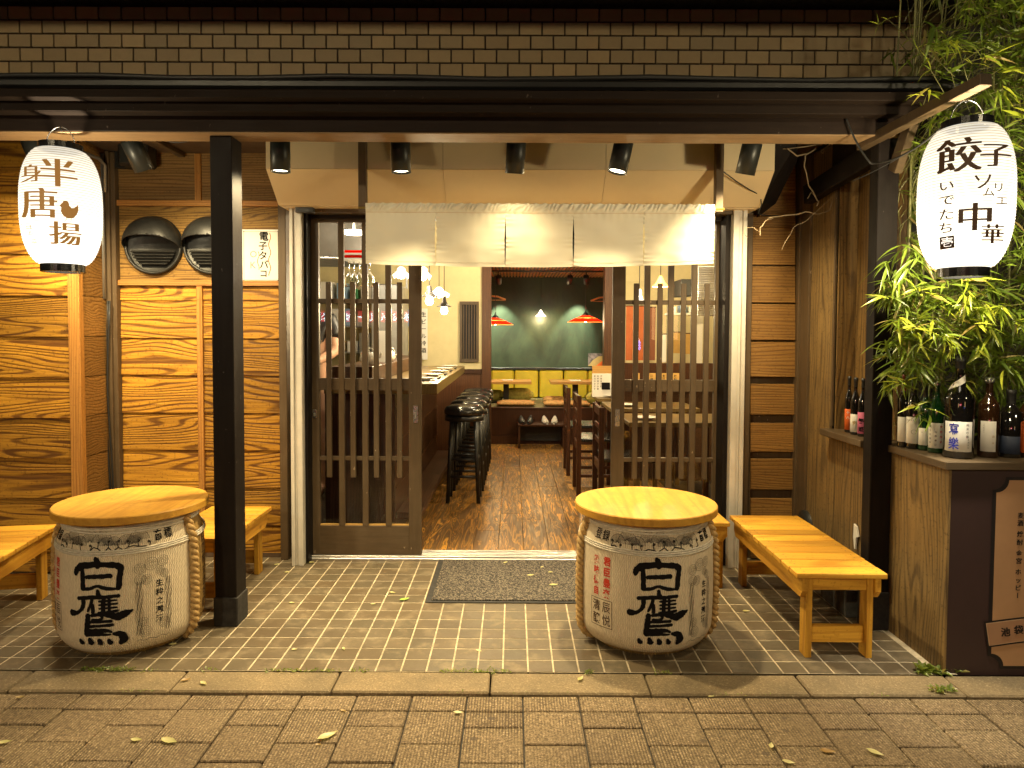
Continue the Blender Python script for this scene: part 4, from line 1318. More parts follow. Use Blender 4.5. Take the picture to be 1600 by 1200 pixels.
# ================================================================ SAKE CASKS
RB = .28
def rbody(z):
    H_ = .545
    if z < .10: return RB * (.66 + .34 * math.sin(min(1, (z + .008) / .108) * PI / 2) ** .62)
    if z < .40: return RB * (1 + .012 * math.sin((z - .10) / .3 * PI))
    t = (z - .40) / (H_ - .40)
    return RB * (1 - .16 * t ** 2.0)
def cask(label, loc, rz, disc_r):
    k = thing('sake_cask', label, 'cask', (0, 0, 0), 'straw wrapped sake casks used as tables')
    zs = [.0, .004, .012, .022, .035, .05, .07, .10] + [.10 + i * .02 for i in range(1, 23)] + [.545]
    prof = [(.10, .0)] + [(rbody(z), z) for z in zs] + [(.12, .548)]
    lathe('straw_body', prof, 'straw', k, (0, 0, 0), 64, uv=True)
    wz = [.03 + i * .0175 for i in range(29)]
    wp = [(rbody(z) + .0045, z) for z in wz]
    lathe('printed_wrap', [(rbody(.03) + .0005, .029)] + wp + [(rbody(.52) + .0005, .521)], 'straw_white', k, (0, 0, 0), 56, a0=rad(-73), a1=rad(73), uv=True)
    # board top, hangs over the body
    dd = lathe('table_board', [(.0001, .548), (disc_r - .004, .548), (disc_r, .552), (disc_r, .578), (disc_r - .003, .582), (.0001, .582)], 'pine_disc', k, (0, 0, 0), 72, smooth=False)
    # white rope wound round the neck
    for i, (z, rr) in enumerate([(.546, .004), (.538, .006), (.529, .0065), (.5205, .0065), (.512, .006), (.534, .012), (.524, .0125)]):
        pts = []
        for a in range(48):
            th = 2 * PI * a / 48
            r = rbody(z) + rr
            pts.append((r * math.sin(th), -r * math.cos(th), z + .003 * math.sin(th * 2 + i)))
        tube('neck_rope', pts, .0048, 'cord', k, 6, True)
    # three cords round the waist
    for i in range(3):
        pts = []
        for a in range(60):
            th = 2 * PI * a / 60
            z = .455 - i * .0078 - .010 * math.cos(th)
            r = rbody(z) + .007
            pts.append((r * math.sin(th), -r * math.cos(th), z))
        tube('waist_cord', pts, .0040, 'cord', k, 6, True)
    # thick twisted ropes down both sides
    for s in (-1, 1):
        for strand in range(2):
            pts = []
            n = 110
            for i in range(n + 1):
                z = .535 - .52 * i / n
                ph = z * 2 * PI / .052 + strand * PI
                th = s * rad(76) + .0105 / RB * math.cos(ph)
                r = rbody(max(.004, z)) + .012 + .009 * math.sin(ph)
                pts.append((r * math.sin(th), -r * math.cos(th), max(.010, z)))
            tube('side_rope', pts, .0115, 'rope', k, 8)
    # loose straw ends at the foot and side
    bmv, bmf = [], []
    for i in range(260):
        th = rnd.uniform(rad(-120), rad(120)); z = abs(rnd.gauss(.02, .015)) + .004
        if i % 4 == 0: th = rnd.choice((-1, 1)) * rad(76 + rnd.uniform(-3, 5)); z = rnd.uniform(.03, .5)
        r = rbody(z) + (.018 if i % 4 == 0 else .0)
        p = Vector((r * math.sin(th), -r * math.cos(th), z))
        d = Vector((math.sin(th), -math.cos(th), rnd.uniform(-.9, .3))) * rnd.uniform(.008, .03) + Vector((rnd.uniform(-.01, .01), rnd.uniform(-.01, .01), 0))
        e = p + d; e.z = max(.002, e.z)
        sd = Vector((math.cos(th), math.sin(th), 0)) * .0007
        n = len(bmv); bmv += [p - sd, p + sd, e + sd * .3]; bmf.append((n, n + 1, n + 2))
    tag(link('loose_straw', mesh(bmv, bmf), 'rope', k), kind='stuff')
    def fn(u, v, l):
        th = u / RB
        r = rbody(v) + .0062 + l
        return Vector((r * math.sin(th), -r * math.cos(th), v))
    org = Vector((0, 0, 0))
    sx = .2
    rs_ = random.Random(4)
    SC = .000655
    def T(x, y, w_): return ((x - 588) * SC, .424 - (y - 545) * .000640, w_ * SC)
    BR = [[(578, 548, 18), (588, 575, 42), (592, 606, 30)], [(456, 655, 22), (462, 628, 38), (500, 600, 42), (600, 590, 34), (690, 598, 36), (718, 618, 44)], [(716, 610, 34), (712, 670, 32), (704, 742, 30)], [(498, 612, 30), (502, 670, 28), (505, 742, 30)],
          [(524, 668, 24), (590, 664, 28), (664, 662, 28)], [(498, 742, 22), (545, 738, 22), (592, 722, 18), (632, 736, 24), (706, 744, 14)],
          [(592, 748, 20), (598, 790, 32)], [(474, 800, 24), (560, 792, 26), (640, 790, 22), (706, 786, 20)], [(506, 800, 26), (502, 850, 26), (470, 888, 22), (424, 896, 44)], [(560, 806, 20), (545, 850, 18), (532, 880, 12)], [(562, 836, 20), (564, 886, 22)],
          [(628, 790, 22), (622, 840, 24), (622, 892, 22)], [(600, 816, 14), (694, 812, 12)], [(600, 838, 14), (698, 834, 12)], [(600, 860, 13), (694, 856, 12)], [(654, 800, 16), (655, 880, 18)], [(596, 886, 18), (650, 884, 20), (700, 876, 16)],
          [(612, 892, 22), (660, 905, 34), (700, 914, 50), (738, 900, 44), (776, 884, 10)], [(556, 902, 22), (600, 898, 20), (616, 915, 18), (598, 930, 16), (560, 930, 20)], [(534, 900, 30), (530, 950, 32), (522, 1024, 34)], [(540, 946, 16), (600, 942, 18), (664, 940, 20)],
          [(536, 972, 20), (600, 968, 18), (672, 964, 20)], [(528, 1002, 26), (590, 998, 30), (640, 1000, 24), (664, 1010, 14)], [(520, 1022, 28), (600, 1022, 20), (660, 1024, 10)],
          [(480, 1058, 20), (490, 1078, 34)], [(540, 1050, 22), (548, 1076, 38)], [(594, 1054, 20), (602, 1078, 36)], [(648, 1056, 18), (656, 1078, 34)], [(676, 1020, 22), (712, 1028, 40), (728, 1056, 46), (712, 1084, 30)]]
    q = []
    for i, st_ in enumerate(BR): q += stroke([T(*p) for p in st_], .00012 * i, rs_)
    lettering('brand_characters', [], fn, 'ink', k, .016, q, .0010)
    lettering('top_characters', [('登', -.264, .488, .037, .044, .002, .012), ('録', -.222, .486, .037, .044, .002, .012), ('商', .222, .486, .037, .044, .002, .012), ('標', .264, .488, .037, .044, .002, .012)], fn, 'ink', k, .016, None, .0006)
    lettering('red_characters', column('君臣豊楽', -.205, .385, .038, .044, .035, w=.034) + column('趣味徳自', -.258, .382, .036, .042, .03, w=.03), fn, 'ink_red', k, .016, None, .0008)
    bxq = [(-.285, .225), (-.180, .225), (-.180, .112), (-.285, .112), (-.285, .225)]
    lettering('boxed_seal', [('清', -.256, .196, .04, .048, .012), ('醸', -.256, .142, .04, .048, .012), ('辰', -.207, .196, .04, .048, .004), ('悦', -.207, .142, .04, .048, .004)], fn, 'ink_brown', k, .016, line_quads(bxq, .0022), .0004)
    lettering('right_column', column('生粋之灘酒', .218, .295, .030, .036, .016), fn, 'ink', k, .016, None, .0004)
    # fan shaped pine crowns and their branches
    q = []
    for i, (cx, rr) in enumerate([(-.165, .034), (-.125, .038), (-.082, .034), (-.035, .040), (.012, .040), (.058, .032), (.105, .036), (.150, .038), (-.10, .03), (.03, .03), (.13, .03)]):
        cz = .466 + (.012 if i in (3, 4, 1, 7) else 0)
        for a in range(20):
            t = PI * (a + .5) / 20
            q += line_quads([(cx + rr * .12 * math.cos(t), cz + rr * .12 * math.sin(t)), (cx + rr * math.cos(t), cz + rr * math.sin(t))], .0010)
        q += ring_quads(cx, cz, rr, .0014, 0, PI, 14)
    lettering('pine_crowns', [], fn, 'ink_soft', k, .016, q, .0003)
    q = []
    x = -.19; z = .452
    pts = [(x, z)]
    while x < .18:
        x += rnd.uniform(.012, .026); z = .448 + rnd.uniform(-.010, .014); pts.append((x, z))
    q += line_quads(pts, .0038)
    for p in pts[::2]:
        q += line_quads([(p[0], p[1]), (p[0] + rnd.uniform(-.01, .01), p[1] + .022)], .003) + ring_quads(p[0], p[1] + .022, .0035, .004, n=6)
    lettering('pine_branches', [], fn, 'ink', k, .016, q, .0012)
    # line drawing of round crests over two rugged trunks
    q = []
    for (cx, cz, rr) in ((.150, .365, .021), (.190, .378, .025), (.232, .382, .021), (.150, .322, .020), (.172, .318, .019), (.222, .345, .016), (.238, .330, .016), (.165, .11, .022), (.235, .13, .020), (.158, .15, .018)):
        q += ring_quads(cx, cz, rr, .0012) + ring_quads(cx, cz, rr * .72, .0009, n=12)
        for a in range(9):
            t = 2 * PI * a / 9
            q += line_quads([(cx + rr * .2 * math.cos(t), cz + rr * .2 * math.sin(t)), (cx + rr * .62 * math.cos(t + .35), cz + rr * .62 * math.sin(t + .35))], .0011)
    for cx in (.146, .252):
        for i in range(9):
            xx = cx - .011 + i * .0026
            q += line_quads([(xx + .0035 * math.sin(j * .9 + i * 1.3), .315 - j * .012 - rnd.uniform(0, .003)) for j in range(19)], .0010)
    q += line_quads([(.135 + i * .012, .075 + .004 * math.sin(i * 1.9)) for i in range(11)], .0016)
    lettering('crest_drawing', [], fn, 'ink_soft', k, .016, q, .0008)
    # writing on the bare straw beside the rope
    bq = [(.440, .445), (.520, .445), (.520, .085), (.440, .085), (.440, .445)]
    def fn2(u, v, l):
        th = u / RB; r = rbody(v) + .0025 + l
        return Vector((r * math.sin(th), -r * math.cos(th), v))
    lettering('straw_characters', column('白鷹株式会社醸', .480, .415, .045, .048, .010, w=.05), fn2, 'ink_brown', k, .016, line_quads(bq, .003), .001)
    k.location = loc; k.rotation_euler = (0, 0, rz)
    return k
cask('straw wrapped sake cask with a round board top, in front of the right sliding door', (.575, 3.05, 0), 0, .303)
cask('straw wrapped sake cask with a round board top, standing against the left post', (-1.632, 3.02, 0), rad(2), .300)

# ================================================================ MAT
mt = thing('door_mat', 'dark grey coil door mat with black rubber edge', 'mat', (.1, 3.7, 0))
mx0, mx1 = onz(664, 943, 0).x, .62
bx('rubber_edge', mx0, mx1, 3.385, 4.022, .0005, .007, 'rubber', mt, .003)
bx('coil_pile', mx0 + .028, mx1 - .028, 3.40, 4.016, .0072, .013, 'mat', mt, .002)
# ================================================================ SIGN COUNTER WITH BOTTLES
XS, YS = 1.668, 2.70
sc_ = thing('sign_counter', 'purple fronted counter box with a tan drinks sign', 'counter', (2.1, YS, 0))
bx('front_panel', XS + .012, 2.75, YS, YS + .02, -.01, .800, 'sign_purple', sc_, .001)
bx('side_panel', XS, XS + .011, YS - .002, YS + .45, -.005, .792, 'ply_vert', sc_, .001)
bx('counter_top', XS - .022, 2.80, YS - .018, YS + .55, .793, .825, 'brown_x', sc_, .003)
bx('planter_box', 1.72, 2.8, YS + .56, YS + 1.1, 0, .80, 'post_x', sc_, .002)
SY = YS - .0015
def sg(px, py): 
    p = at(px, py, SY); return (p.x, p.z)
def plate(pts, lift, mat, nm):
    lettering(nm, [], lambda u, v, l: (u, SY - lift, v), mat, sc_, None, [pts], 0, (pts[0][0], SY - lift, pts[0][1]))
def plaque(x0, z0, x1, z1, n):
    out = []
    for cx, cz, a0, a1 in ((x0, z1, -90, 0), (x1, z1, 180, 270), (x1, z0, 90, 180), (x0, z0, 0, 90)):
        seg = []
        for i in range(7):
            a = rad(a0 + (a1 - a0) * i / 6)
            seg.append((cx + n * math.cos(a), cz + n * math.sin(a)))
        out += seg
    return out
pl0 = sg(1557, 750); pl1 = sg(1557, 1040)
W_ = .55
ox = plaque(pl0[0] - .004, pl1[1], pl0[0] + W_, pl0[1], .048)
def order(x0, z0, x1, z1, n):
    P_ = []
    for i in range(7): a = rad(-90 + 90 * i / 6); P_.append((x0 + n * math.cos(a), z1 + n * math.sin(a)))
    for i in range(7): a = rad(180 + 90 * i / 6); P_.append((x1 + n * math.cos(a), z1 + n * math.sin(a)))
    for i in range(7): a = rad(90 + 90 * i / 6); P_.append((x1 + n * math.cos(a), z0 + n * math.sin(a)))
    for i in range(7): a = rad(0 + 90 * i / 6); P_.append((x0 + n * math.cos(a), z0 + n * math.sin(a)))
    return P_
plate(order(pl0[0] - .014, pl1[1] - .012, pl0[0] + W_ + .014, pl0[1] + .012, .050), .0010, 'sign_edge', 'plaque_border')
plate(order(pl0[0], pl1[1], pl0[0] + W_, pl0[1], .048), .0022, 'sign_tan', 'plaque')
def ribbon(d, lift, mat, nm):
    top = [(sg(1540 + i * 8, 974 - 10 * math.sin(min(1, i / 14) * PI / 2))) for i in range(0, 18)]
    bot = [(sg(1545 + i * 8, 1008 - 11 * math.sin(min(1, i / 14) * PI / 2))) for i in range(17, -1, -1)]
    P_ = [(x + (-d if i == 0 else 0), z + d) for i, (x, z) in enumerate(top)] + [(x + (-d if i == 17 else 0), z - d) for i, (x, z) in enumerate(bot)]
    plate(P_, lift, mat, nm)
ribbon(.008, .0034, 'sign_edge', 'ribbon_border')
ribbon(.0016, .0042, 'sign_line', 'ribbon_line')
ribbon(-.001, .0050, 'sign_tan2', 'ribbon')
ks = SY / FPX
its = []
for ch, x, y, s in (('麦', 1594, 805, 10), ('酒', 1593.5, 817, 10), ('焼', 1593, 834, 10), ('酎', 1592.5, 847, 10), ('金', 1591.5, 864, 10), ('宮', 1591, 876, 10), ('ホ', 1590, 893, 10), ('ッ', 1590, 906, 10), ('ピ', 1589.5, 918, 10), ('ー', 1589, 930, 10)):
    its.append((ch, *sg(x, y), s * ks, s * ks, .012, .01, rad(90) if ch == 'ー' else 0))
lettering('drink_characters', its, lambda u, v, l: (u, SY - .0030 - l, v), 'sign_edge', sc_, None, None, 0, (2.0, SY - .003, .4))
its = [('池', *sg(1569.5, 986.5), 15 * ks, 15 * ks, .018, .015, rad(4)), ('袋', *sg(1590, 983), 15 * ks, 15 * ks, .018, .015, rad(3))]
lettering('place_characters', its, lambda u, v, l: (u, SY - .0058 - l, v), 'sign_edge', sc_, None, None, 0, (1.9, SY - .006, .1))

def bottle(label, px, pyb, pyt, wpx, glass, Y, lab=None, cap='black', z0=.8255, neck_cap=.16, shape='sake', group='bottles on the sign counter', extra=None):
    x = gx(px, Y, pyb); top = gz(pyt, Y, px)
    H_ = top - z0; R_ = wpx * Y / FPX / 2
    c = Vector((x, Y, z0))
    b = thing('bottle', label, 'bottle', c, group)
    nr_ = R_ * .30 if H_ > .34 else R_ * .36
    sh = .58 if shape == 'sake' else (.66 if shape == 'wine' else .52)
    pr = [(.0001, .004), (R_ * .9, 0), (R_, .006), (R_, H_ * sh)]
    for i in range(1, 8):
        t = i / 7
        r = R_ + (nr_ - R_) * (t * t * (3 - 2 * t)) ** (.9 if shape == 'sake' else .7)
        pr.append((r, H_ * (sh + (.80 - sh) * t)))
    pr += [(nr_ * .95, H_ * .93), (nr_ * 1.15, H_ * .935), (nr_ * 1.15, H_ * .965), (nr_ * .8, H_ * .97), (.0001, H_ * .97)]
    lathe('glass_body', pr, glass, b, c, 28)
    cap_r = nr_ * 1.12
    z_c = H_ * (1 - neck_cap)
    lathe('cap', [(cap_r, z_c), (cap_r * 1.02, H_ * .93), (cap_r * 1.15, H_ * .945), (cap_r * 1.12, H_), (.0001, H_)], cap, b, c, 20)
    ang = math.atan2(x, Y)
    if lab:
        f0_, f1_, mat, half, chars = lab
        lathe('label', [(R_ + .0002, H_ * f0_), (R_ + .0008, H_ * f0_ + .0005), (R_ + .0008, H_ * f1_ - .0005), (R_ + .0002, H_ * f1_)], mat, b, c, 20, a0=-ang - half, a1=-ang + half)
        for (items, m_, nm) in chars:
            def fn(u, v, l):
                th = u / R_ - ang
                return Vector(((R_ + .0016 + l) * math.sin(th), -(R_ + .0016 + l) * math.cos(th), v * H_)) + c
            its = [(i[0], i[1] * R_, i[2], i[3], i[3] * (i[6] if len(i) > 6 else 1) / H_, i[4] if len(i) > 4 else .01, 0, 0) for i in items]
            lettering(nm, its, fn, m_, b, .008, None, 0, c)
    if extra: extra(b, c, R_, nr_, H_, ang)
    return b
def big_extra(b, c, R_, nr_, H_, ang):
    # slanting white neck band
    vs_, fs = [], []
    n = 20
    for i in range(n + 1):
        th = -1.3 + 2.4 * i / n
        zc = H_ * (.70 + .045 * (th + 1.3) / 1.2)
        for dz in (-.013, .013):
            z = zc + dz
            t = min(1, max(0, (z / H_ - .58) / .22))
            r = R_ + (nr_ - R_) * (t * t * (3 - 2 * t)) ** .9 + .0022
            vs_.append((r * math.sin(th - ang), -r * math.cos(th - ang), z))
    for i in range(n): fs.append((2 * i, 2 * i + 2, 2 * i + 3, 2 * i + 1))
    link('neck_band', mesh(vs_, fs, True), 'paper', b, c)
    def fn(u, v, l):
        th = u; zc = H_ * (.70 + .045 * (th + 1.3) / 1.2); z = zc + v
        t = min(1, max(0, (z / H_ - .58) / .22))
        r = R_ + (nr_ - R_) * (t * t * (3 - 2 * t)) ** .9 + .003
        return Vector((r * math.sin(th - ang), -r * math.cos(th - ang), z)) + c
    lettering('band_characters', [(ch, -.9 + i * .36, .002, .30, .012, 0) for i, ch in enumerate('純米吟醸酒')], fn, 'ink_soft', b, None, None, 0, c)
bottle('tall sake bottle with blue brush characters on a white label', 1496.5, 714, 557, 42, 'bottle_black', 2.79,
       (.07, .365, 'paper', .98, [([('寫', -.30, .290, .037, .012, 0, 1.35), ('樂', -.30, .150, .037, .012, 0, 1.35)], 'ink_blue', 'blue_characters'),
                                ([(ch, .58, .335 - i * .038, .011, .0) for i, ch in enumerate('純米吟醸')] + [(ch, .66, .19 - i * .026, .006, .0) for i, ch in enumerate('会津若松')], 'ink', 'small_characters')]), 'black', .8255, .12, 'sake', extra=big_extra)
bottle('dark bottle with a narrow cream label and pale neck strip, right of the tall bottle', 1543, 713, 590, 29, 'bottle_brown', 2.80,
       (.08, .46, 'paper', .75, [([('酒', .45, .27, .010, .0), ('造', .45, .19, .008, 0)], 'gold_print', 'gold_mark'), ([(c, -.4, .42 - i * .02, .004, 0) for i, c in enumerate('山形県鶴岡市')], 'ink_soft', 'small_characters')]), 'steel', shape='wine', neck_cap=.05)
bottle('black bottle with a dark navy label', 1577, 714, 609, 31, 'bottle_black', 2.80, (.06, .32, 'navy', 1.0, []), 'cast', shape='wine', neck_cap=.2)
bottle('bottle with an orange red label cut by the right photo edge', 1606, 712, 600, 32, 'bottle_brown', 2.80, (.07, .5, 'orange_print', 1.0, []), 'black')
bottle('green bottle with a cream label printed in black and red', 1461.5, 706, 595, 23, 'bottle_green', 2.90,
       (.07, .42, 'paper', 1.05, [([(c, .62, .37 - i * .07, .010, .02) for i, c in enumerate('特別純米')], 'ink_red', 'red_characters'), ([(c, -.7, .37 - i * .055, .008, .0) for i, c in enumerate('美丈夫高知')] + [(c, 0, .30 - i * .06, .008, .02) for i, c in enumerate('山形県酒')], 'ink', 'black_characters')]), 'steel', neck_cap=.06)
bottle('slim dark bottle with a plain cream label, left of the green bottle', 1444, 703, 597, 18, 'bottle_green', 2.96, (.08, .33, 'paper', 1.1, [([('O', -.4, .27, .006, 0)], 'ink_soft', 'small_mark')]), 'cast', neck_cap=.22)
bottle('dark wine bottle with a round stamp on its cream label', 1426, 701, 592, 20, 'bottle_black', 3.0,
       (.08, .46, 'paper', 1.2, [([('O', .1, .25, .030, -.028)], 'ink_soft', 'round_stamp'), ([(c, -.8 + i * .27, .415, .008, 0) for i, c in enumerate('ARESC')], 'ink_soft', 'top_letters')]), 'cast', shape='wine', neck_cap=.24)
bottle('bottle with a dark red foil neck beside the post', 1410.5, 698, 585, 17, 'bottle_black', 3.04, (.08, .42, 'paper', 1.1, []), 'red_foil', shape='wine', neck_cap=.26)
gsh = 'bottles in the wall niche'
bottle('niche bottle with an orange and white label', 1325.5, 678, 588, 12, 'bottle_black', 3.50, (.05, .42, 'orange_print', 1.3, [([(c, -.2, .36 - i * .09, .014, .02) for i, c in enumerate('十八')], 'paper', 'white_mark')]), 'black', group=gsh)
bottle('niche bottle with a white label and a golden fan mark', 1335.5, 681, 590, 14, 'bottle_black', 3.42, (.05, .36, 'paper', 1.3, [([('扇', -.1, .21, .022, .02)], 'gold_print', 'gold_fan')]), 'black', group=gsh)
bottle('niche bottle with a pink label next to the post', 1347, 684, 591, 14, 'bottle_black', 3.36, (.05, .42, 'pink_print', 1.3, [([('舞', -.3, .27, .026, .03), ('姫', -.3, .13, .024, .03)], 'ink', 'black_drawing')]), 'black', group=gsh)

# small things against the side wall
rc = thing('hose_cover', 'grey rounded cover sticking out of the corner behind the bench', 'cover', at(1272, 815, 3.9))
p = at(1272, 820, 3.92)
link('shell', lathe_mesh([(.0001, .03), (.075, .03), (.08, .02), (.08, -.06), (.0001, -.06)], 28), 'cast', rc, p, (0, rad(90), 0))
ln = thing('white_hook', 'small white pointed holder on the side wall behind the bench', 'holder', at(1348, 830, 3.40))
hp = [(0, .055), (.016, .062), (.018, -.005), (.010, -.055), (.004, -.055), (.002, .000), (-.012, .012)]
pc = Vector((X0 - .012, 3.33, gz(838, 3.33)))
link('blade', mesh([(0, p[0] * 1.6, p[1]) for p in hp] + [(.008, p[0] * 1.6, p[1]) for p in hp], [tuple(range(7))[::-1], tuple(range(7, 14))] + [(i, (i + 1) % 7, (i + 1) % 7 + 7, i + 7) for i in range(7)]), 'paper', ln, pc)

# ================================================================ BAMBOO
rb = random.Random(23)
def leaf_mesh(L, Wd, curl, mat):
    n = 6
    V, F = [], []
    for i in range(n + 1):
        t = i / n
        w_ = Wd * math.sin(PI * min(1, t * 1.02) ** .75) * (1 - .25 * t) * .5
        z = -curl * L * t * t
        V += [(-w_, t * L, z + w_ * .35), (0, t * L, z), (w_, t * L, z + w_ * .35)]
    for i in range(n):
        a = i * 3
        F += [(a, a + 1, a + 4, a + 3), (a + 1, a + 2, a + 5, a + 4)]
    return mesh(V, F, True)
LEAF = [leaf_mesh(.105, .015, .18, None), leaf_mesh(.13, .017, .3, None), leaf_mesh(.085, .012, .1, None), leaf_mesh(.12, .013, .45, None), leaf_mesh(.145, .015, .2, None)]
for m_ in LEAF: m_.materials.append(MT['leaf'])
clumps = [('bamboo with the bright leaves nearest the dark post', 1.76, 3.22), ('bamboo rising just behind the right lantern', 1.98, 3.30),
          ('bamboo behind the tall blue lettered bottle', 1.86, 3.42), ('bamboo at the right photo edge', 2.22, 3.26), ('dark bamboo at the back right against the dark wall', 2.36, 3.62)]
plants = []
for lab, x, y in clumps:
    pr_ = thing('bamboo', lab, 'bamboo', (x, y, .8), 'bamboo planted behind the sign counter')
    for k in range(4):
        ox_, oy_ = rb.uniform(-.08, .08), rb.uniform(-.06, .06)
        lean = rb.uniform(-.12, .12)
        pts = [(x + ox_ + lean * (i / 12) ** 1.5, y + oy_ - .12 * (i / 12) ** 2, .8 + i * .21) for i in range(13)]
        tube('culm', pts, .006, 'culm', pr_, 8, rs=[.0075 * (1 - .06 * i) for i in range(13)])
    plants.append(dict(o=pr_, x=x, y=y, leaves=[], tw=[]))
def density(px, py):
    if px < 1375: return 0
    if py < 150: return .98 if px > 1525 else (.45 if px > 1450 else .06)
    if py < 215: return .9 if px > 1560 else .30
    if px > 1400 and py < 420: return .8 if px > 1560 or px < 1440 else .45
    if py < 545: return 1.0 if px > 1392 else .45
    if py < 600: return .85 if px > 1385 else .2
    if py < 690: return .7 if px > 1440 else .1
    return 0
cl = []
tries = 0
while len(cl) < 800 and tries < 20000:
    tries += 1
    px, py = rb.uniform(1378, 1680), rb.uniform(-60, 700)
    if rb.random() > density(px, py): continue
    Y = rb.uniform(2.82, 3.7) if rb.random() < .75 else rb.uniform(2.75, 2.95)
    if py > 600: Y = rb.uniform(3.1, 3.5)
    if px < 1450: Y = rb.uniform(2.80, 3.02) if py > 380 else rb.uniform(3.1, 3.4)
    if 1425 < px < 1590 and 190 < py < 430 and Y < 2.78: continue
    p = at(px, py, Y)
    if p.y > 3.03 and p.x < 1.70 : continue
    cl.append(p)
# a few clusters placed where the photograph shows clear bright tufts
for px, py, Y in ((1408, 548, 2.92), (1425, 560, 2.90), (1400, 570, 2.95), (1415, 530, 2.93), (1440, 455, 2.85), (1470, 470, 2.82), (1500, 475, 2.80), (1530, 470, 2.8), (1560, 480, 2.8), (1590, 500, 2.8), (1450, 500, 2.86), (1480, 520, 2.84),
                  (1475, 185, 2.88), (1490, 190, 2.86), (1510, 185, 2.86), (1395, 475, 2.97), (1420, 470, 2.9), (1385, 460, 2.97), (1465, 550, 2.9), (1520, 540, 2.86), (1560, 560, 2.86), (1540, 500, 2.8)):
    for _ in range(2): cl.append(at(px + rb.uniform(-6, 6), py + rb.uniform(-6, 6), Y + rb.uniform(-.02, .02)))
leaves = []
for p in cl:
    pl = min(plants, key=lambda q_: (q_['x'] - p.x) ** 2 + (q_['y'] - p.y) ** 2 + rb.uniform(0, .03))
    base = Vector((pl['x'] + rb.uniform(-.05, .05), pl['y'] + rb.uniform(-.05, .05), max(.9, p.z - rb.uniform(.05, .3))))
    m_ = base.lerp(p, .6) + Vector((0, 0, .05))
    pl['tw'].append([base, m_, p])
    n = rb.randint(6, 11)
    droop = rb.uniform(-.9, .25)
    az0 = math.atan2(p.y - pl['y'], p.x - pl['x']) + rb.uniform(-.8, .8)
    for k in range(n):
        az = az0 + rb.uniform(-1.5, 1.5)
        el = droop + rb.uniform(-.45, .45)
        s = rb.uniform(.5, 1.0)
        q_ = p + Vector((rb.uniform(-.02, .02), rb.uniform(-.02, .02), rb.uniform(-.015, .015)))
        mesh_i = rb.randrange(5)
        d = Vector((math.cos(az) * math.cos(el), math.sin(az) * math.cos(el), math.sin(el)))
        rq = d.to_track_quat('Y', 'Z').to_matrix() @ Matrix.Rotation(rb.uniform(-.9, .9), 3, 'Y')
        tip = q_ + d * .12
        if tip.x < 1.68 and 3.04 < max(tip.y, q_.y) : continue
        if (tip - at(1508, 310, 2.55)).length < .16: continue
        if min(tip.z, q_.z) < .92 and tip.x < 1.85: continue
        if min(tip.z, q_.z) < .84: continue
        leaves.append((q_, rq, s, mesh_i, pl))
def seen_size(l):
    p = l[0]
    v = CM.to_3x3().transposed() @ (p - Vector((0, 0, CH)))
    px = 800 - FPX * v.x / v.z; py = 567.5 + FPX * v.y / v.z
    if not (1370 < px < 1610 and -10 < py < 710): return -1
    return 1 / p.y
leaves.sort(key=lambda l: -seen_size(l))
for i, (p, rq, s, mi, pl) in enumerate(leaves):
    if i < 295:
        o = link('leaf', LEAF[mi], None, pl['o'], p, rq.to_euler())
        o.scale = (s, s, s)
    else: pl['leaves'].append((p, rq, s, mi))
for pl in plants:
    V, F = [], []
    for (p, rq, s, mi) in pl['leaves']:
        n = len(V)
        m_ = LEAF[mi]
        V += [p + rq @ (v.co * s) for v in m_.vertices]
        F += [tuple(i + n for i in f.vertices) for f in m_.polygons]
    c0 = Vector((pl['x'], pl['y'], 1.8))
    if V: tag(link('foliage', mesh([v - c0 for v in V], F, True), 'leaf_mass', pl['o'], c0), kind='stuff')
    V, F = [], []
    for path in pl['tw']:
        pts = [path[0].lerp(path[1], i / 3) for i in range(3)] + [path[1].lerp(path[2], i / 3) for i in range(4)]
        for k in range(1, 6): pts[k] = pts[k] + Vector(noise.noise_vector(pts[k] * 9)) * .012
        for a, b in zip(pts[:-1], pts[1:]):
            n = len(V); r = .0013
            V += [a + Vector((r, 0, 0)), a + Vector((-r * .5, 0, r)), a + Vector((-r * .5, r, -r)), b + Vector((r, 0, 0)), b + Vector((-r * .5, 0, r)), b + Vector((-r * .5, r, -r))]
            F += [(n, n + 1, n + 4, n + 3), (n + 1, n + 2, n + 5, n + 4), (n + 2, n, n + 3, n + 5)]
    tag(link('twigs', mesh([v - c0 for v in V], F), 'culm', pl['o'], c0), kind='stuff')
bwl = tag(bx('dark_wall', 1.70, 4.2, 3.95, 4.05, -.02, 2.2, 'street_wall', None, 0), 'dark wall behind the bamboo', 'wall')
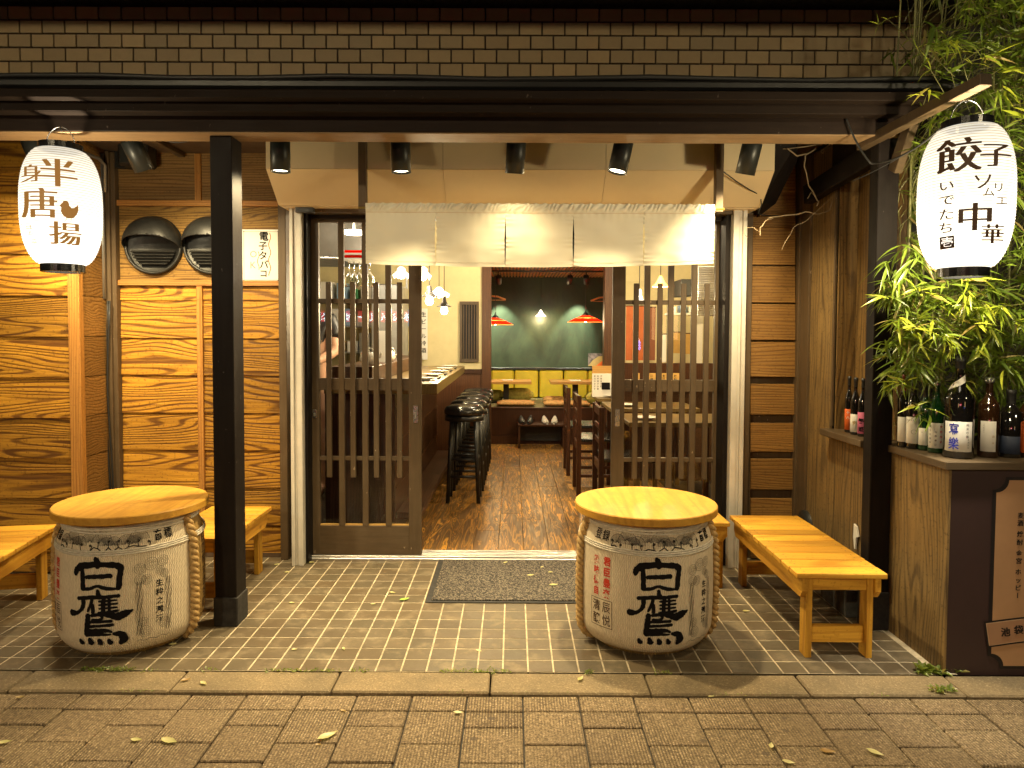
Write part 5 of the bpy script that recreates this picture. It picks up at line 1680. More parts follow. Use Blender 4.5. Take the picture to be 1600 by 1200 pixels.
# bare stalks that stick out over the canopy at the upper right
st = thing('bamboo_spray', 'thin bamboo sprays reaching over the canopy beam at the top right', 'bamboo spray', at(1450, 100, 2.9))
for path in ([(1478, 150), (1455, 110), (1430, 75), (1412, 50), (1385, 30), (1372, 38)], [(1495, 150), (1482, 100), (1478, 60), (1488, 30), (1510, 0)], [(1505, 150), (1520, 100), (1535, 60), (1550, 20)],
             [(1490, 120), (1465, 95), (1445, 80), (1420, 62)], [(1515, 130), (1500, 80), (1525, 40), (1532, -10)], [(1550, 160), (1565, 120), (1580, 85), (1598, 60)], [(1470, 165), (1455, 190), (1448, 185), (1434, 158)]):
    pts = [at(a + rb.uniform(-2, 2), b, 2.9 + .02 * k) for k, (a, b) in enumerate(path)]
    tube('stalk', pts, .0016, 'culm', st, 5)
    for k, p in enumerate(pts[1:]):
        for _ in range(3):
            d = Vector((rb.uniform(-1, 1), rb.uniform(-.5, .1), rb.uniform(-.5, 1))).normalized()
            o = link('leaf', LEAF[rb.choice((2, 3))], None, st, p, d.to_track_quat('Y', 'Z').to_euler())
            s = rb.uniform(.35, .8); o.scale = (s * .6, s, s)

# ================================================================ WEEDS AND FALLEN LEAVES
def weeds(name, label, spots, n, L, mat='weed', cat='weed'):
    V, F = [], []
    for (x0, x1, y, dens) in spots:
        for _ in range(int(n * dens)):
            x = rb.uniform(x0, x1); yy = y + rb.gauss(0, .006)
            az = rb.uniform(0, 2 * PI); el = rb.uniform(.3, 1.3); l = rb.uniform(.4, 1) * L; w_ = l * rb.uniform(.10, .22)
            d = Vector((math.cos(az) * math.cos(el), math.sin(az) * math.cos(el), math.sin(el)))
            s = Vector((-math.sin(az), math.cos(az), 0)) * w_
            p = Vector((x, yy, .0)); m_ = p + d * l * .5; e = p + d * l - Vector((0, 0, l * .3))
            k = len(V); V += [p, m_ - s, e, m_ + s]; F += [(k, k + 1, k + 2, k + 3)]
    c0 = Vector(((spots[0][0] + spots[0][1]) / 2, spots[0][2], 0))
    o = link(name, mesh([v - c0 for v in V], F), mat, None, c0)
    return tag(o, label, cat, kind='stuff')
weeds('weeds', 'tiny weeds growing in the joint between the tiles and the kerb', [(-1.66, -1.46, 2.685, 1.2), (-1.42, -1.37, 2.685, .15), (-1.2, -1.12, 2.686, .15), (-.95, -.66, 2.686, .8), (-.62, -.55, 2.686, .15), (-.28, .0, 2.686, .9), (.28, .31, 2.684, .25), (.55, .62, 2.685, .25), (-1.62, -1.5, 2.69, .5)], 130, .022)
weeds('weeds', 'small weeds in the joint between the kerb and the pavement', [(-1.42, -1.30, 2.527, .35), (-.5, .2, 2.527, .2), (.7, .95, 2.527, .25), (1.3, 1.36, 2.527, .2)], 70, .016)
def tuft(px, py, lab, r, n, L, nm):
    c = onz(px, py, 0)
    return weeds(nm, lab, [(c.x - r, c.x + r, c.y, 1)], n, L, 'weed', 'weed')
tuft(1452, 1050, 'grassy weed tuft at the foot of the purple sign counter', .045, 90, .06, 'weed_tuft')
tuft(1473, 1079, 'leafy weed tuft in front of the kerb below the purple counter', .035, 40, .045, 'weed_tuft')
tuft(1492, 1050, 'second tuft of thin weeds right beside the counter corner', .03, 25, .05, 'weed_tuft')
def fleaf(px, py, size, az, lab, z=0.0, mat='fallen', curl=.15):
    size *= .85
    n = 5
    V, F = [], []
    for i in range(n + 1):
        t = i / n; w_ = size * rb.uniform(.19, .24) * math.sin(PI * t ** .8) + .0004
        V += [(t * size - size / 2, -w_, .004 + curl * size * (t - .5) ** 2 * 2 + w_ * .25), (t * size - size / 2, 0, .0025 + curl * size * (t - .5) ** 2 * 2), (t * size - size / 2, w_, .004 + curl * size * (t - .5) ** 2 * 2 + w_ * .35)]
    for i in range(n): a = i * 3; F += [(a, a + 3, a + 4, a + 1), (a + 1, a + 4, a + 5, a + 2)]
    c = onz(px, py, z)
    o = link('fallen_leaf', mesh(V, F, True), mat, None, c, (0, 0, rad(az)))
    return tag(o, lab, 'leaf', 'fallen leaves on the ground')
Z_P = -.010
for a in [
    (6, 1162, .05, 20, 'pale fallen leaf on the pavers at the left photo edge', Z_P), (31, 1091, .035, 10, 'small brown leaf just below the kerb at the far left', Z_P), (213, 1158, .045, -5, 'folded pale leaf left of the largest pale leaf', Z_P),
    (264, 1160, .075, -20, 'largest pale fallen leaf on the left pavers', Z_P), (290, 1064, .042, 25, 'narrow leaf lying on the kerb under the left cask', 0), (318, 1069, .045, -35, 'second leaf on the kerb right of the left cask', 0),
    (328, 1081, .03, 80, 'small leaf on the dark joint below the kerb at the left', Z_P), (512, 1152, .085, 42, 'long narrow pale leaf on the pavers left of centre', Z_P), (497, 1165, .022, 0, 'tiny white scrap touching the long narrow leaf', Z_P),
    (536, 1112, .03, -20, 'curled brown leaf on the pavers', Z_P), (716, 1115, .042, -5, 'pale leaf on the pavers just below the kerb near the centre', Z_P), (907, 1062, .045, 55, 'yellow leaf on the kerb in front of the right cask', 0),
    (1111, 1090, .028, 10, 'small white leaf on the pavers below the right cask', Z_P), (1205, 1167, .04, 70, 'crumpled yellow leaf on the pavers at the lower right', Z_P), (1293, 1176, .055, -10, 'oval pale leaf right of the crumpled yellow leaf', Z_P),
    (1367, 1178, .06, -45, 'pointed pale leaf at the lower right of the pavement', Z_P), (1232, 1193, .045, -20, 'thin pale leaf at the bottom photo edge', Z_P), (537, 1015, .03, -60, 'triangular pale leaf on the tiles near the kerb', 0),
    (460, 1016, .028, 10, 'small curled leaf on the tiles right of the dark post', 0), (748, 1018, .03, -30, 'small pale leaf on the tiles in front of the mat', 0), (613, 927, .038, -15, 'thin curled leaf left of the mat', 0),
    (583, 945, .028, 5, 'tiny twisted leaf on the tiles left of the green leaf', 0), (456, 943, .034, -5, 'curled brown leaf on the tiles near the bench by the post', 0), (433, 883, .04, 40, 'yellow leaf at the foot of the pale door frame', 0),
    (484, 880, .065, -5, 'yellow leaf lying against the door sill below the left door', 0), (449, 895, .035, 30, 'small leaf in front of the pale frame foot', 0), (790, 880, .04, 50, 'thin yellow leaf on the mat below the sill', .014),
    (847, 887, .03, 50, 'thin slanting leaf on the mat', .014), (829, 900, .045, 15, 'orange leaf in the middle of the mat', .014), (860, 895, .03, 10, 'small pale leaf at the right of the mat', .014), (865, 915, .055, 10, 'largest yellow leaf on the mat', .014),
    (1325, 922, .045, 0, 'curled leaf under the right bench', 0), (270, 1008, .04, 15, 'green tinged leaf by the foot of the left cask', 0), (1166, 956, .04, 0, 'leaf on the tiles between the right cask and the bench', 0)]:
    fleaf(*a)
fleaf(632, 938, .062, 35, 'fresh green leaf on the tiles left of the mat', 0, 'fallen_green')
# ================================================================ INSIDE
ZI = .022
YP2 = 7.40       # partition between the front room and the back room
YG = 9.70        # green wall
fi = tag(link('interior_floor', mesh([(-2.5, 4.161, 0), (2.2, 4.161, 0), (2.2, 8.4, 0), (-2.5, 8.4, 0)], [(0, 1, 2, 3)]), 'mortar'), kind='structure')
ri = random.Random(5)
PWD = .152
for i in range(-10, 9):
    x0 = -.085 + i * PWD
    if x0 < -1.3 or x0 > 1.45: continue
    y = 4.163 - ri.uniform(0, .7)
    while y < 8.38:
        L_ = .91
        a, b = max(4.163, y), min(8.38, y + L_)
        if b - a > .05:
            o = bx('floor_plank', x0 + .0008, x0 + PWD - .0008, a + .0008, b - .0008, .004, ZI, 'plank', fi, .0012)
            o.location.z += ri.uniform(-.0004, .0004)
        y += L_
def wall(name, x0, x1, y0, y1, z0, z1, mat):
    return tag(bx(name, x0, x1, y0, y1, z0, z1, mat, None, 0), kind='structure')
wall('interior_wall_left', -2.6, -2.5, 4.2, 7.5, 0, 2.6, 'cream')
wall('interior_wall_right', 2.0, 2.1, 4.2, 9.8, 0, 2.6, 'cream')
wall('interior_ceiling', -2.6, 2.1, 4.24, YP2 + .1, 2.48, 2.56, 'dark_ceiling')
wall('front_wall_left', -2.6, gx(470, 4.2), 4.2, 4.24, 0, 2.6, 'trim')
wall('front_wall_right', gx(1145, 4.2), 2.1, 4.2, 4.24, 0, 2.6, 'trim')
wall('front_wall_head', gx(470, 4.2), gx(1145, 4.2), 4.2, 4.24, zd + .001, 2.6, 'trim_x')
xo0, xo1 = gx(768, YP2), gx(943, YP2)
zc0 = gz(577, YP2)
pw1 = thing('partition_wall', 'cream plaster partition wall behind the bar counter', 'wall', (-1.4, YP2, 0))
bx('plaster', -2.5, gx(753, YP2) - .001, YP2, YP2 + .08, zc0, 2.48, 'cream', pw1, 0)
bx('wainscot', -2.5, gx(753, YP2) - .001, YP2 + .005, YP2 + .08, ZI, zc0 - .05, 'redwood', pw1, 0)
bx('wainscot_rail', -2.5, gx(753, YP2) - .001, YP2 - .012, YP2 + .07, zc0 - .049, zc0 - .001, 'darkwood', pw1, .002)
tag(bx('partition_post', gx(753, YP2), gx(767.5, YP2), YP2 - .03, YP2 + .1, ZI, 2.48, 'redwood', None, .003), 'reddish wooden post at the left of the inner opening', 'post')
tag(bx('partition_post', gx(943.5, YP2), gx(958, YP2), YP2 - .03, YP2 + .1, ZI, 2.48, 'redwood', None, .003), 'reddish wooden post at the right of the inner opening', 'post')
pw2 = thing('partition_wall', 'cream partition wall seen through the right sliding door', 'wall', (1.5, YP2, 0))
bx('plaster', gx(958, YP2) + .001, 2.0, YP2, YP2 + .08, 1.0, 2.48, 'cream', pw2, 0)
bx('wainscot', gx(958, YP2) + .001, 2.0, YP2 + .005, YP2 + .08, ZI, .999, 'darkwood', pw2, 0)
# small latticed window in the cream wall
lw = thing('lattice_window', 'small dark latticed window in the cream wall', 'window', at(732, 518, YP2 - .02))
pb('pane', 722, 474, 744, 563, YP2 - .006, .004, 'dark_void', lw, 0)
for a in ((718, 471, 722, 566), (744, 471, 748, 566), (722, 471, 744, 476), (722, 561, 744, 566)): pb('frame', *a, YP2 - .03, .03, 'brown', lw, .001)
for k in range(5): pb('lattice_bar', 723.5 + k * 4.2, 476.3, 725.2 + k * 4.2, 560.7, YP2 - .022, .012, 'brown', lw, .001)
# hanging scroll
scr = thing('wall_scroll', 'narrow cream scroll with a column of brush writing', 'scroll', at(661, 540, 7.3))
pb('paper', 655, 482, 668, 562, 7.36, .004, 'paper', scr, 0)
lettering('brush_writing', column('生ビール冷酒', gx(662, 7.355), gz(492, 7.355), .055, .074, .01), flat(7.355), 'ink', scr, None, None, .001, at(661, 520, 7.355))

# bar counter
bc = thing('bar_counter', 'long wooden bar counter along the left side inside', 'counter', (-.9, 5.5, 0))
XC_ = -.462
bx('counter_top', -1.15, XC_, 4.30, 6.75, .935, 1.0, 'counter_top', bc, .003)
bx('front_panel', XC_ - .28, XC_ - .26, 4.32, 6.7, ZI, .934, 'darkwood_y', bc, .002)
bx('end_panel', -1.15, XC_ - .281, 4.32, 4.34, ZI, .934, 'darkwood', bc, .002)
for z in (.35, .62): bx('panel_strip', XC_ - .258, XC_ - .254, 4.34, 6.7, z, z + .008, 'redwood', bc, 0)
bx('foot_ledge', XC_ - .255, XC_ - .10, 4.34, 6.7, .16, .20, 'darkwood_y', bc, .002)
bx('raised_shelf', -1.12, -.86, 4.32, 6.7, 1.0015, 1.10, 'darkwood_y', bc, .003)

def stool():
    s = thing('bar_stool', 'x', 'bar stool', (0, 0, 0), 'black bar stools at the counter')
    r = .155
    lathe('seat', [(.0001, .66), (r - .02, .66), (r, .672), (r, .70), (r - .012, .722), (r * .7, .735), (.0001, .738)], 'vinyl', s, (0, 0, 0), 32)
    lathe('seat_ring', [(r - .03, .62), (r - .006, .62), (r - .006, .659), (r - .03, .659)], 'black', s, (0, 0, 0), 32)
    for a in range(4):
        t = PI / 4 + a * PI / 2
        d = Vector((math.cos(t), math.sin(t), 0))
        link('leg', tube_mesh([d * .165 , d * .125 + Vector((0, 0, .655))], .020, 4), 'black', s, (0, 0, 0))
    for z, q in ((.20, .158), (.33, .148)):
        for a in range(4):
            t0, t1 = PI / 4 + a * PI / 2, PI / 4 + (a + 1) * PI / 2
            link('foot_rail', tube_mesh([(math.cos(t0) * q, math.sin(t0) * q, z), (math.cos(t1) * q, math.sin(t1) * q, z)], .011, 6), 'black', s, (0, 0, 0))
    return s
s0 = stool()
s0.location = (-.375, 5.45, ZI); s0['label'] = 'black bar stool nearest the entrance, its round seat in full view'
for i, (y, lab) in enumerate([(5.88, 'second bar stool behind the nearest one'), (6.30, 'middle bar stool of the five at the counter'), (6.72, 'fourth bar stool from the entrance'), (7.12, 'bar stool farthest from the entrance, beside the reddish post')]):
    dup(s0, (-.365 + i * .005, y, ZI), lab)

# things on the counter
def plate_(x, y, z, r, lab, grp='small plates along the counter'):
    o = lathe('plate', [(.0001, 0), (r * .5, 0), (r * .55, .004), (r, .016), (r - .003, .018), (r * .5, .007), (.0001, .007)], 'ceramic', None, (x, y, z), 24)
    return tag(o, lab, 'plate', grp)
pl_names = ['small white plate on the counter nearest the door', 'second small plate on the counter', 'third small plate on the counter', 'fourth small plate on the counter', 'small plate at the far end of the counter']
for i in range(5): plate_(-.58, 4.62 + i * .46, 1.0015, .075, pl_names[i])
for i in range(4):
    tag(tube('chopstick_rest', [(-.50, 4.70 + i * .46, 1.008), (-.50, 4.88 + i * .46, 1.008)], .006, 'cable', None, 6), ['dark chopsticks beside the nearest plate', 'dark chopsticks beside the second plate', 'dark chopsticks beside the third plate', 'dark chopsticks beside the fourth plate'][i], 'chopsticks', 'chopsticks on the counter')
def teapot(x, y, lab):
    t = thing('teapot', lab, 'teapot', (x, y, 1.102))
    lathe('pot', [(.0001, 0), (.035, 0), (.055, .03), (.052, .06), (.03, .08), (.0001, .082)], 'ceramic', t, (x, y, 1.102), 24)
    lathe('knob', [(.0001, .08), (.008, .084), (.009, .093), (.0001, .098)], 'ceramic', t, (x, y, 1.102), 12)
    tube('handle', [(x + .03 * math.cos(a) - .0, y - .05 - .0 + .03 * math.sin(a) * 0, 1.18 + .05 * math.sin(a)) if False else (x + .05 * math.cos(a), y, 1.165 + .045 * math.sin(a)) for a in [PI * i / 10 for i in range(11)]], .004, 'ceramic', t, 6)
    tube('spout', [(x + .045, y, 1.14), (x + .075, y, 1.155), (x + .085, y, 1.18)], .008, 'ceramic', t, 8)
    return t
teapot(-.93, 4.55, 'white teapot on the raised counter shelf next to the door')
teapot(-.91, 5.15, 'white teapot further along the raised shelf')
mc = thing('menu_card', 'tall white menu card leaning on the counter shelf', 'menu', (-.89, 4.85, 1.102))
link('card', boxmesh(.10, .004, .22, 0, 'paper'), None, mc, (-.89, 4.85, 1.215), (rad(-12), 0, rad(20)))

# pendant lamps over the counter
def pendant(kind, px, py, Y, lab, wpx, power, grp=None):
    c = at(px, py, Y)
    p = thing('pendant_lamp', lab, 'pendant lamp', c, grp)
    R_ = wpx * Y / FPX / 2
    zt_ = 2.47 if Y < YP2 else gz(433, 9.70)
    zs = c.z
    if kind == 'flat':
        lathe('shade', [(.012, .075), (.02, .035), (.03, .022), (R_ * .6, .010), (R_, 0), (R_ - .003, -.003), (.03, .014), (.001, .016)], 'enamel', p, c, 32)
        lathe('bulb', [(.0001, -.062), (.02, -.058), (.030, -.036), (.024, -.012), (.012, .01), (.0001, .012)], 'bulb', p, c, 20)
        point('pendant_light', c + Vector((0, 0, -.10)), power, WARM2, .03)
        top = .075
    elif kind == 'ruffle':
        vs_, fs = [], []
        prof = [(.014, .075), (.03, .06), (R_ * .5, .040), (R_ * .8, .018), (R_, 0)]
        n = 64
        for j, (r, z) in enumerate(prof):
            for k in range(n):
                a = 2 * PI * k / n
                w_ = (j / 4) ** 2 * .014 * math.sin(8 * a)
                vs_.append(((r + w_ * .4) * math.cos(a), (r + w_ * .4) * math.sin(a), z + w_))
        for j in range(4):
            for k in range(n): fs.append((j * n + k, j * n + (k + 1) % n, (j + 1) * n + (k + 1) % n, (j + 1) * n + k))
        link('glass_shade', mesh(vs_, fs, True), 'shade_glow', p, c)
        lathe('bulb', [(.0001, -.02), (.018, -.01), (.02, .01), (.0001, .03)], 'bulb', p, c, 16)
        point('pendant_light', c + Vector((0, 0, -.04)), power, (1, .85, .6), .03)
        top = .075
    elif kind == 'cone':
        lathe('glass_shade', [(.010, .085), (.016, .07), (R_ * .55, .03), (R_, 0), (R_ - .004, -.002)], 'amber_glow' if 'amber' in lab else 'shade_glow', p, c, 24)
        lathe('bulb', [(.0001, .0), (.018, .01), (.02, .03), (.0001, .05)], 'bulb', p, c, 16)
        point('pendant_light', c + Vector((0, 0, -.03)), power, WARM2, .03)
        top = .085
    elif kind == 'umbrella':
        vs_, fs = [], []
        n = 36
        rings = [(.18, .62, .0), (.36, .50, 1), (.50, .41, 0), (.56, .37, 1), (.965, .055, 0), (1.0, .02, 1)]
        for j, (fr_, fz, _) in enumerate(rings):
            for k in range(n):
                a = 2 * PI * k / n
                rr = R_ * fr_ * (1 if k % 2 else .965)
                vs_.append((rr * math.cos(a), rr * math.sin(a), fz * R_ * .62))
        me_ = None
        for j in range(5):
            for k in range(n): fs.append((j * n + k, j * n + (k + 1) % n, (j + 1) * n + (k + 1) % n, (j + 1) * n + k))
        me_ = mesh(vs_, fs)
        o = link('paper_shade', me_, 'umb_red', p, c)
        me_.materials.append(MT['umb_cream'])
        for f in me_.polygons:
            if f.index // n in (2, 4): f.material_index = 1
        lathe('cap', [(R_ * .19, .385 * R_), (R_ * .16, .46 * R_), (R_ * .05, .56 * R_), (.004, .68 * R_)], 'black', p, c, 18)
        for k in range(n // 2):
            a = 2 * PI * (2 * k + 1) / n
            pass
        lathe('bulb', [(.0001, .0), (.02, .01), (.022, .03), (.0001, .05)], 'bulb', p, c, 16)
        point('pendant_light', c + Vector((0, 0, -.02)), power, WARM2, .03)
        top = .68 * R_
    tube('cord', [c + Vector((0, 0, top)), (c.x, c.y, zt_)], .003, 'cable', p, 6)
    lathe('ceiling_rose', [(.0001, zt_), (.035, zt_), (.03, zt_ - .015), (.0001, zt_ - .02)], 'brass' if kind != 'flat' else 'black', p, (c.x, c.y, 0), 18)
    return p
pendant('flat', 694, 479, 5.6, 'dark flat enamel pendant lamp with a bare bulb, nearer the cream wall', 24, 14)
pendant('flat', 671, 463, 5.0, 'dark flat enamel pendant lamp beside the door edge', 28, 14)
pendant('ruffle', 686, 462, 6.2, 'ruffled milk glass pendant lamp between the two dark ones', 32, 12)
pendant('ruffle', 661, 434, 4.9, 'ruffled milk glass pendant lamp half hidden by the left door', 24, 10)
pendant('ruffle', 627, 432, 5.6, 'ruffled milk glass lamp seen through the left door glass', 24, 8)
pendant('cone', 1032, 448, 5.6, 'amber glass pendant lamp seen through the right door', 26, 22)
pendant('cone', 999, 470, 5.2, 'small white glass pendant lamp seen through the right door', 14, 8)

# ---------------------------------------------------------------- back room
wall('green_wall', -1.6, 2.0, YG, YG + .1, 0, 2.6, 'green')
wall('back_room_side_wall', -1.7, -1.6, YP2 + .08, YG + .1, 0, 2.6, 'trim')
zcl = gz(433, YG)
bcg = thing('ribbed_ceiling', 'ribbed brown ceiling of the back room', 'ceiling', (.2, 8.6, zcl))
bx('ceiling_sheet', -1.6, 2.0, YP2 + .1, YG, zcl + .012, zcl + .03, 'darkwood_y', bcg, 0)
x = -.75
while x < 1.6:
    bx('rib', x, x + .022, YP2 + .11, YG - .001, zcl, zcl + .0115, 'corrugated', bcg, .001)
    x += .042
rl = thing('ceiling_rail', 'black lighting rail across the back room ceiling', 'rail', (.2, 8.8, 2.2))
zr_ = gz(424, 8.6)
bx('rail_bar', -.9, 1.5, 8.58, 8.61, zr_ - .008, zr_ + .012, 'black', rl, .001)
for px, lab, tx in ((779, 'small black rail spotlight over the left red lamp', -.15), (891, 'small black rail spotlight in the middle of the rail', .6), (916, 'small black rail spotlight over the right red lamp', 1.05)):
    c = at(px, 432, 8.62)
    s = thing('rail_spotlight', lab, 'spotlight', c, 'spotlights on the back room rail')
    d = Vector((tx - c.x, 9.7 - 8.62, -1.0)).normalized()
    link('lamp_body', lathe_mesh([(.0001, 0), (.034, 0), (.036, -.01), (.036, -.11), (.03, -.11)], 20), 'black', s, c, (-d).to_track_quat('Z', 'Y').to_euler())
    tube('stem', [c, (c.x, 8.6, zr_)], .006, 'black', s, 6)
for px, tx in ((771, .02), (916, .86)):
    c = at(px, 443, 9.42)
    spot('rail_spotlight_beam', c, (gx(px, 9.45) + (.16 if px < 800 else -.16), 9.7, 1.2), 150, 52, .6, (1, 1, .72), .02)

pendant('cone', 845, 494, 9.5, 'small milk glass pendant lamp in the middle of the green wall', 17, 9)
pendant('umbrella', 774, 508, 8.7, 'red pleated umbrella shaped lamp cut by the left post', 58, 8)
pendant('umbrella', 915, 504, 8.7, 'red pleated umbrella shaped lamp near the right post', 58, 8)

# banquette with backrests and cushions
bq_ = thing('banquette', 'dark wooden bench platform along the green wall', 'bench', (.3, 9, 0))
zS = gz(637, 8.26)
bx('front_board', -1.6, 2.0, 8.262, 8.30, ZI, zS - .02, 'darkwood', bq_, .002)
bx('kick_board', -1.6, 2.0, 8.245, 8.261, ZI, .12, 'darkwood', bq_, .001)
bx('seat_edge', -1.6, 2.0, 8.25, 8.34, zS - .019, zS + .003, 'darkwood', bq_, .002)
bx('seat_deck', -1.6, 2.0, 8.341, 9.6, zS - .019, zS, 'tatami', bq_, .001)
ytop_b = gz(578, 9.5); bot_b = zS + .001
for i, (a, b) in enumerate([(730, 766), (768, 803), (804.5, 841.5), (843.5, 880.5), (882.5, 919), (920.5, 957), (959, 995)]):
    o = bx('back_cushion', gx(a, 9.5), gx(b, 9.5), 9.50, 9.62, bot_b, ytop_b, 'seat_yellow', bq_, .02)
bx('top_rail', -1.6, 2.0, 9.49, 9.69, ytop_b + .005, ytop_b + .03, 'black', bq_, .002)
def cushion(px, py, Y, w_, d, h, mat, lab, rz=0):
    c = at(px, py, Y)
    bm = bmesh.new(); bmesh.ops.create_cube(bm, size=1)
    bmesh.ops.subdivide_edges(bm, edges=bm.edges[:], cuts=5, use_grid_fill=True)
    for v in bm.verts:
        ex = (1 - (2 * v.co.x) ** 4) * (1 - (2 * v.co.y) ** 4)
        v.co = Vector((v.co.x * w_ * (1 - .06 * (1 - abs(2 * v.co.y))), v.co.y * d, v.co.z * h * (.25 + .75 * max(0, ex) ** .4)))
    for f in bm.faces: f.smooth = True
    me = bpy.data.meshes.new('cushion'); bm.to_mesh(me); bm.free()
    o = link('cushion', me, mat, None, (c.x, Y + d / 2, zS + h / 2 + .004), (0, 0, rz))
    return tag(o, lab, 'cushion', 'cushions on the banquette')
cushion(806, 628, 8.36, .46, .36, .055, 'cushion', 'flat orange brown cushion at the left of the platform edge')
cushion(808, 622, 8.95, .42, .16, .17, 'cushion_yellow', 'fat yellow bolster cushion behind the left table leg')
cushion(775, 622, 9.02, .2, .14, .14, 'cushion_yellow', 'yellow cushion partly hidden by the left post')
cushion(868, 622, 8.8, .30, .3, .07, 'cushion', 'orange cushion in front of the right table')
cushion(868, 630, 8.36, .28, .3, .055, 'cushion', 'flat orange cushion at the platform edge behind the chair')
cushion(906, 630, 8.36, .26, .3, .055, 'cushion', 'flat orange cushion right of the nearest chair back')
cushion(932, 624, 8.7, .26, .16, .15, 'cushion_yellow', 'yellow crumpled cushion beside the right post')
def table_in(px0, px1, py, Y, d, zf, mat, lab, leg='black', n='low_table', legc=None):
    t = thing(n, lab, 'table', (gx((px0 + px1) / 2, Y), Y, zf))
    x0, x1 = gx(px0, Y), gx(px1, Y)
    z = gz(py, Y)
    bx('tabletop', x0, x1, Y, Y + d, z - .035, z, mat, t, .003)
    c = gx(legc, Y) if legc else (x0 + x1) / 2
    bx('pedestal', c - .035, c + .035, Y + d / 2 - .035, Y + d / 2 + .035, zf + .012, z - .0355, leg, t, .002)
    bx('foot_plate', c - .18, c + .18, Y + d / 2 - .12, Y + d / 2 + .12, zf, zf + .011, leg, t, .002)
    return z
zT = table_in(740, 831, 596, 8.72, .45, zS, 'tabletop_in', 'light wooden table on the left of the platform', legc=791)
zT = table_in(861, 945, 596, 8.72, .45, zS, 'tabletop_in', 'light wooden table on the right of the platform', legc=902)
for px, lab in ((793, 'folded white napkin on the left platform table'), (899, 'folded white napkin on the right platform table')):
    p = at(px, 595, 8.80); tag(bx('napkin', p.x - .07, p.x + .07, 8.80, 8.90, zT + .001, zT + .016, 'ceramic', None, .004), lab, 'napkin')
# shoe bench in front of the platform with shoes
sb_ = thing('shoe_bench', 'low dark bench in front of the platform', 'bench', (.55, 8.1, 0))
zb2 = gz(663, 7.95)
bx('top_board', gx(810, 7.95), gx(885, 7.95), 7.95, 8.22, zb2 - .022, zb2, 'darkwood', sb_, .002)
for px in (812, 882): bx('leg', gx(px, 7.96) - .012, gx(px, 7.96) + .012, 7.96, 8.2, ZI, zb2 - .0225, 'darkwood', sb_, .001)
bx('back_board', gx(814, 7.96), gx(880, 7.96), 8.19, 8.2, ZI + .05, zb2 - .0225, 'black', sb_, 0)
def shoe(px, Y, mat, lab, rz=0):
    c = at(px, 660, Y); 
    V, F = [], []
    n = 10
    for i in range(n + 1):
        t = i / n
        hw = .042 * (math.sin(PI * min(1, .12 + t * .85)) ** .5) * (1.05 - .2 * t)
        hh = .030 + .045 * max(0, 1 - t * 1.6)
        for k in range(8):
            a = PI * k / 7
            V.append((hw * math.cos(a), (t - .5) * .25, hh * math.sin(a) ** .8))
    for i in range(n):
        for k in range(7): F.append((i * 8 + k, i * 8 + k + 1, (i + 1) * 8 + k + 1, (i + 1) * 8 + k))
        F.append((i * 8 + 7, i * 8, (i + 1) * 8, (i + 1) * 8 + 7))
    F.append(tuple(range(8))); F.append(tuple(range(n * 8, n * 8 + 8))[::-1])
    o = link('shoe', mesh(V, F, True), mat, None, (c.x, Y + .1, zb2 + .001), (0, 0, rz))
    return tag(o, lab, 'shoe')
shoe(816, 7.97, 'black', 'left black shoe on the shoe bench', PI + .1); shoe(828, 7.97, 'black', 'right black shoe on the shoe bench', PI - .12)
shoe(853, 7.97, 'shoe_white', 'left pale shoe on the shoe bench', PI + .1); shoe(867, 7.97, 'shoe_white', 'right pale shoe on the shoe bench', PI - .1)
# poster and clothes hangers
pst = thing('wall_poster', 'mountain poster at the right of the green wall', 'poster', at(932, 563, YG - .012))
pb('sheet', 919, 552, 943, 572, YG - .012, .006, 'poster', pst, 0)
for i, (pts, m_) in enumerate([([(919, 572), (926, 563), (935, 557), (943, 556), (943, 566), (930, 572)], 'gold_print'), ([(931, 572), (943, 562), (943, 572)], 'orange_print')]):
    P_ = [(gx(a, YG - .014, 563), gz(b, YG - .014, 932)) for a, b in pts]
    lettering('print', [], flat(YG - .014 - .001 * i), m_, pst, None, [P_], 0, at(932, 563, YG - .014))
def hanger(px, py, lab, sgn):
    c = at(px, py, 8.9)
    h = thing('clothes_hanger', lab, 'hanger', c, 'wooden clothes hangers')
    tube('bar', [c + Vector((sgn * -.20, 0, -.05)), c + Vector((sgn * -.10, 0, -.01)), c, c + Vector((sgn * .10, 0, -.01)), c + Vector((sgn * .20, 0, -.05))], .011, 'tabletop_in', h, 8)
    tube('cross_rod', [c + Vector((-.18, 0, -.055)), c + Vector((.18, 0, -.055))], .004, 'tabletop_in', h, 6)
    tube('hook', [c, c + Vector((0, 0, .03)), c + Vector((.015, 0, .045)), c + Vector((0, 0, .06)), c + Vector((-.01, 0, .05))], .002, 'steel', h, 6)
hanger(765, 462, 'wooden clothes hanger beside the left post of the inner opening', 1)
hanger(948, 464, 'wooden clothes hanger beside the right post of the inner opening', 1)

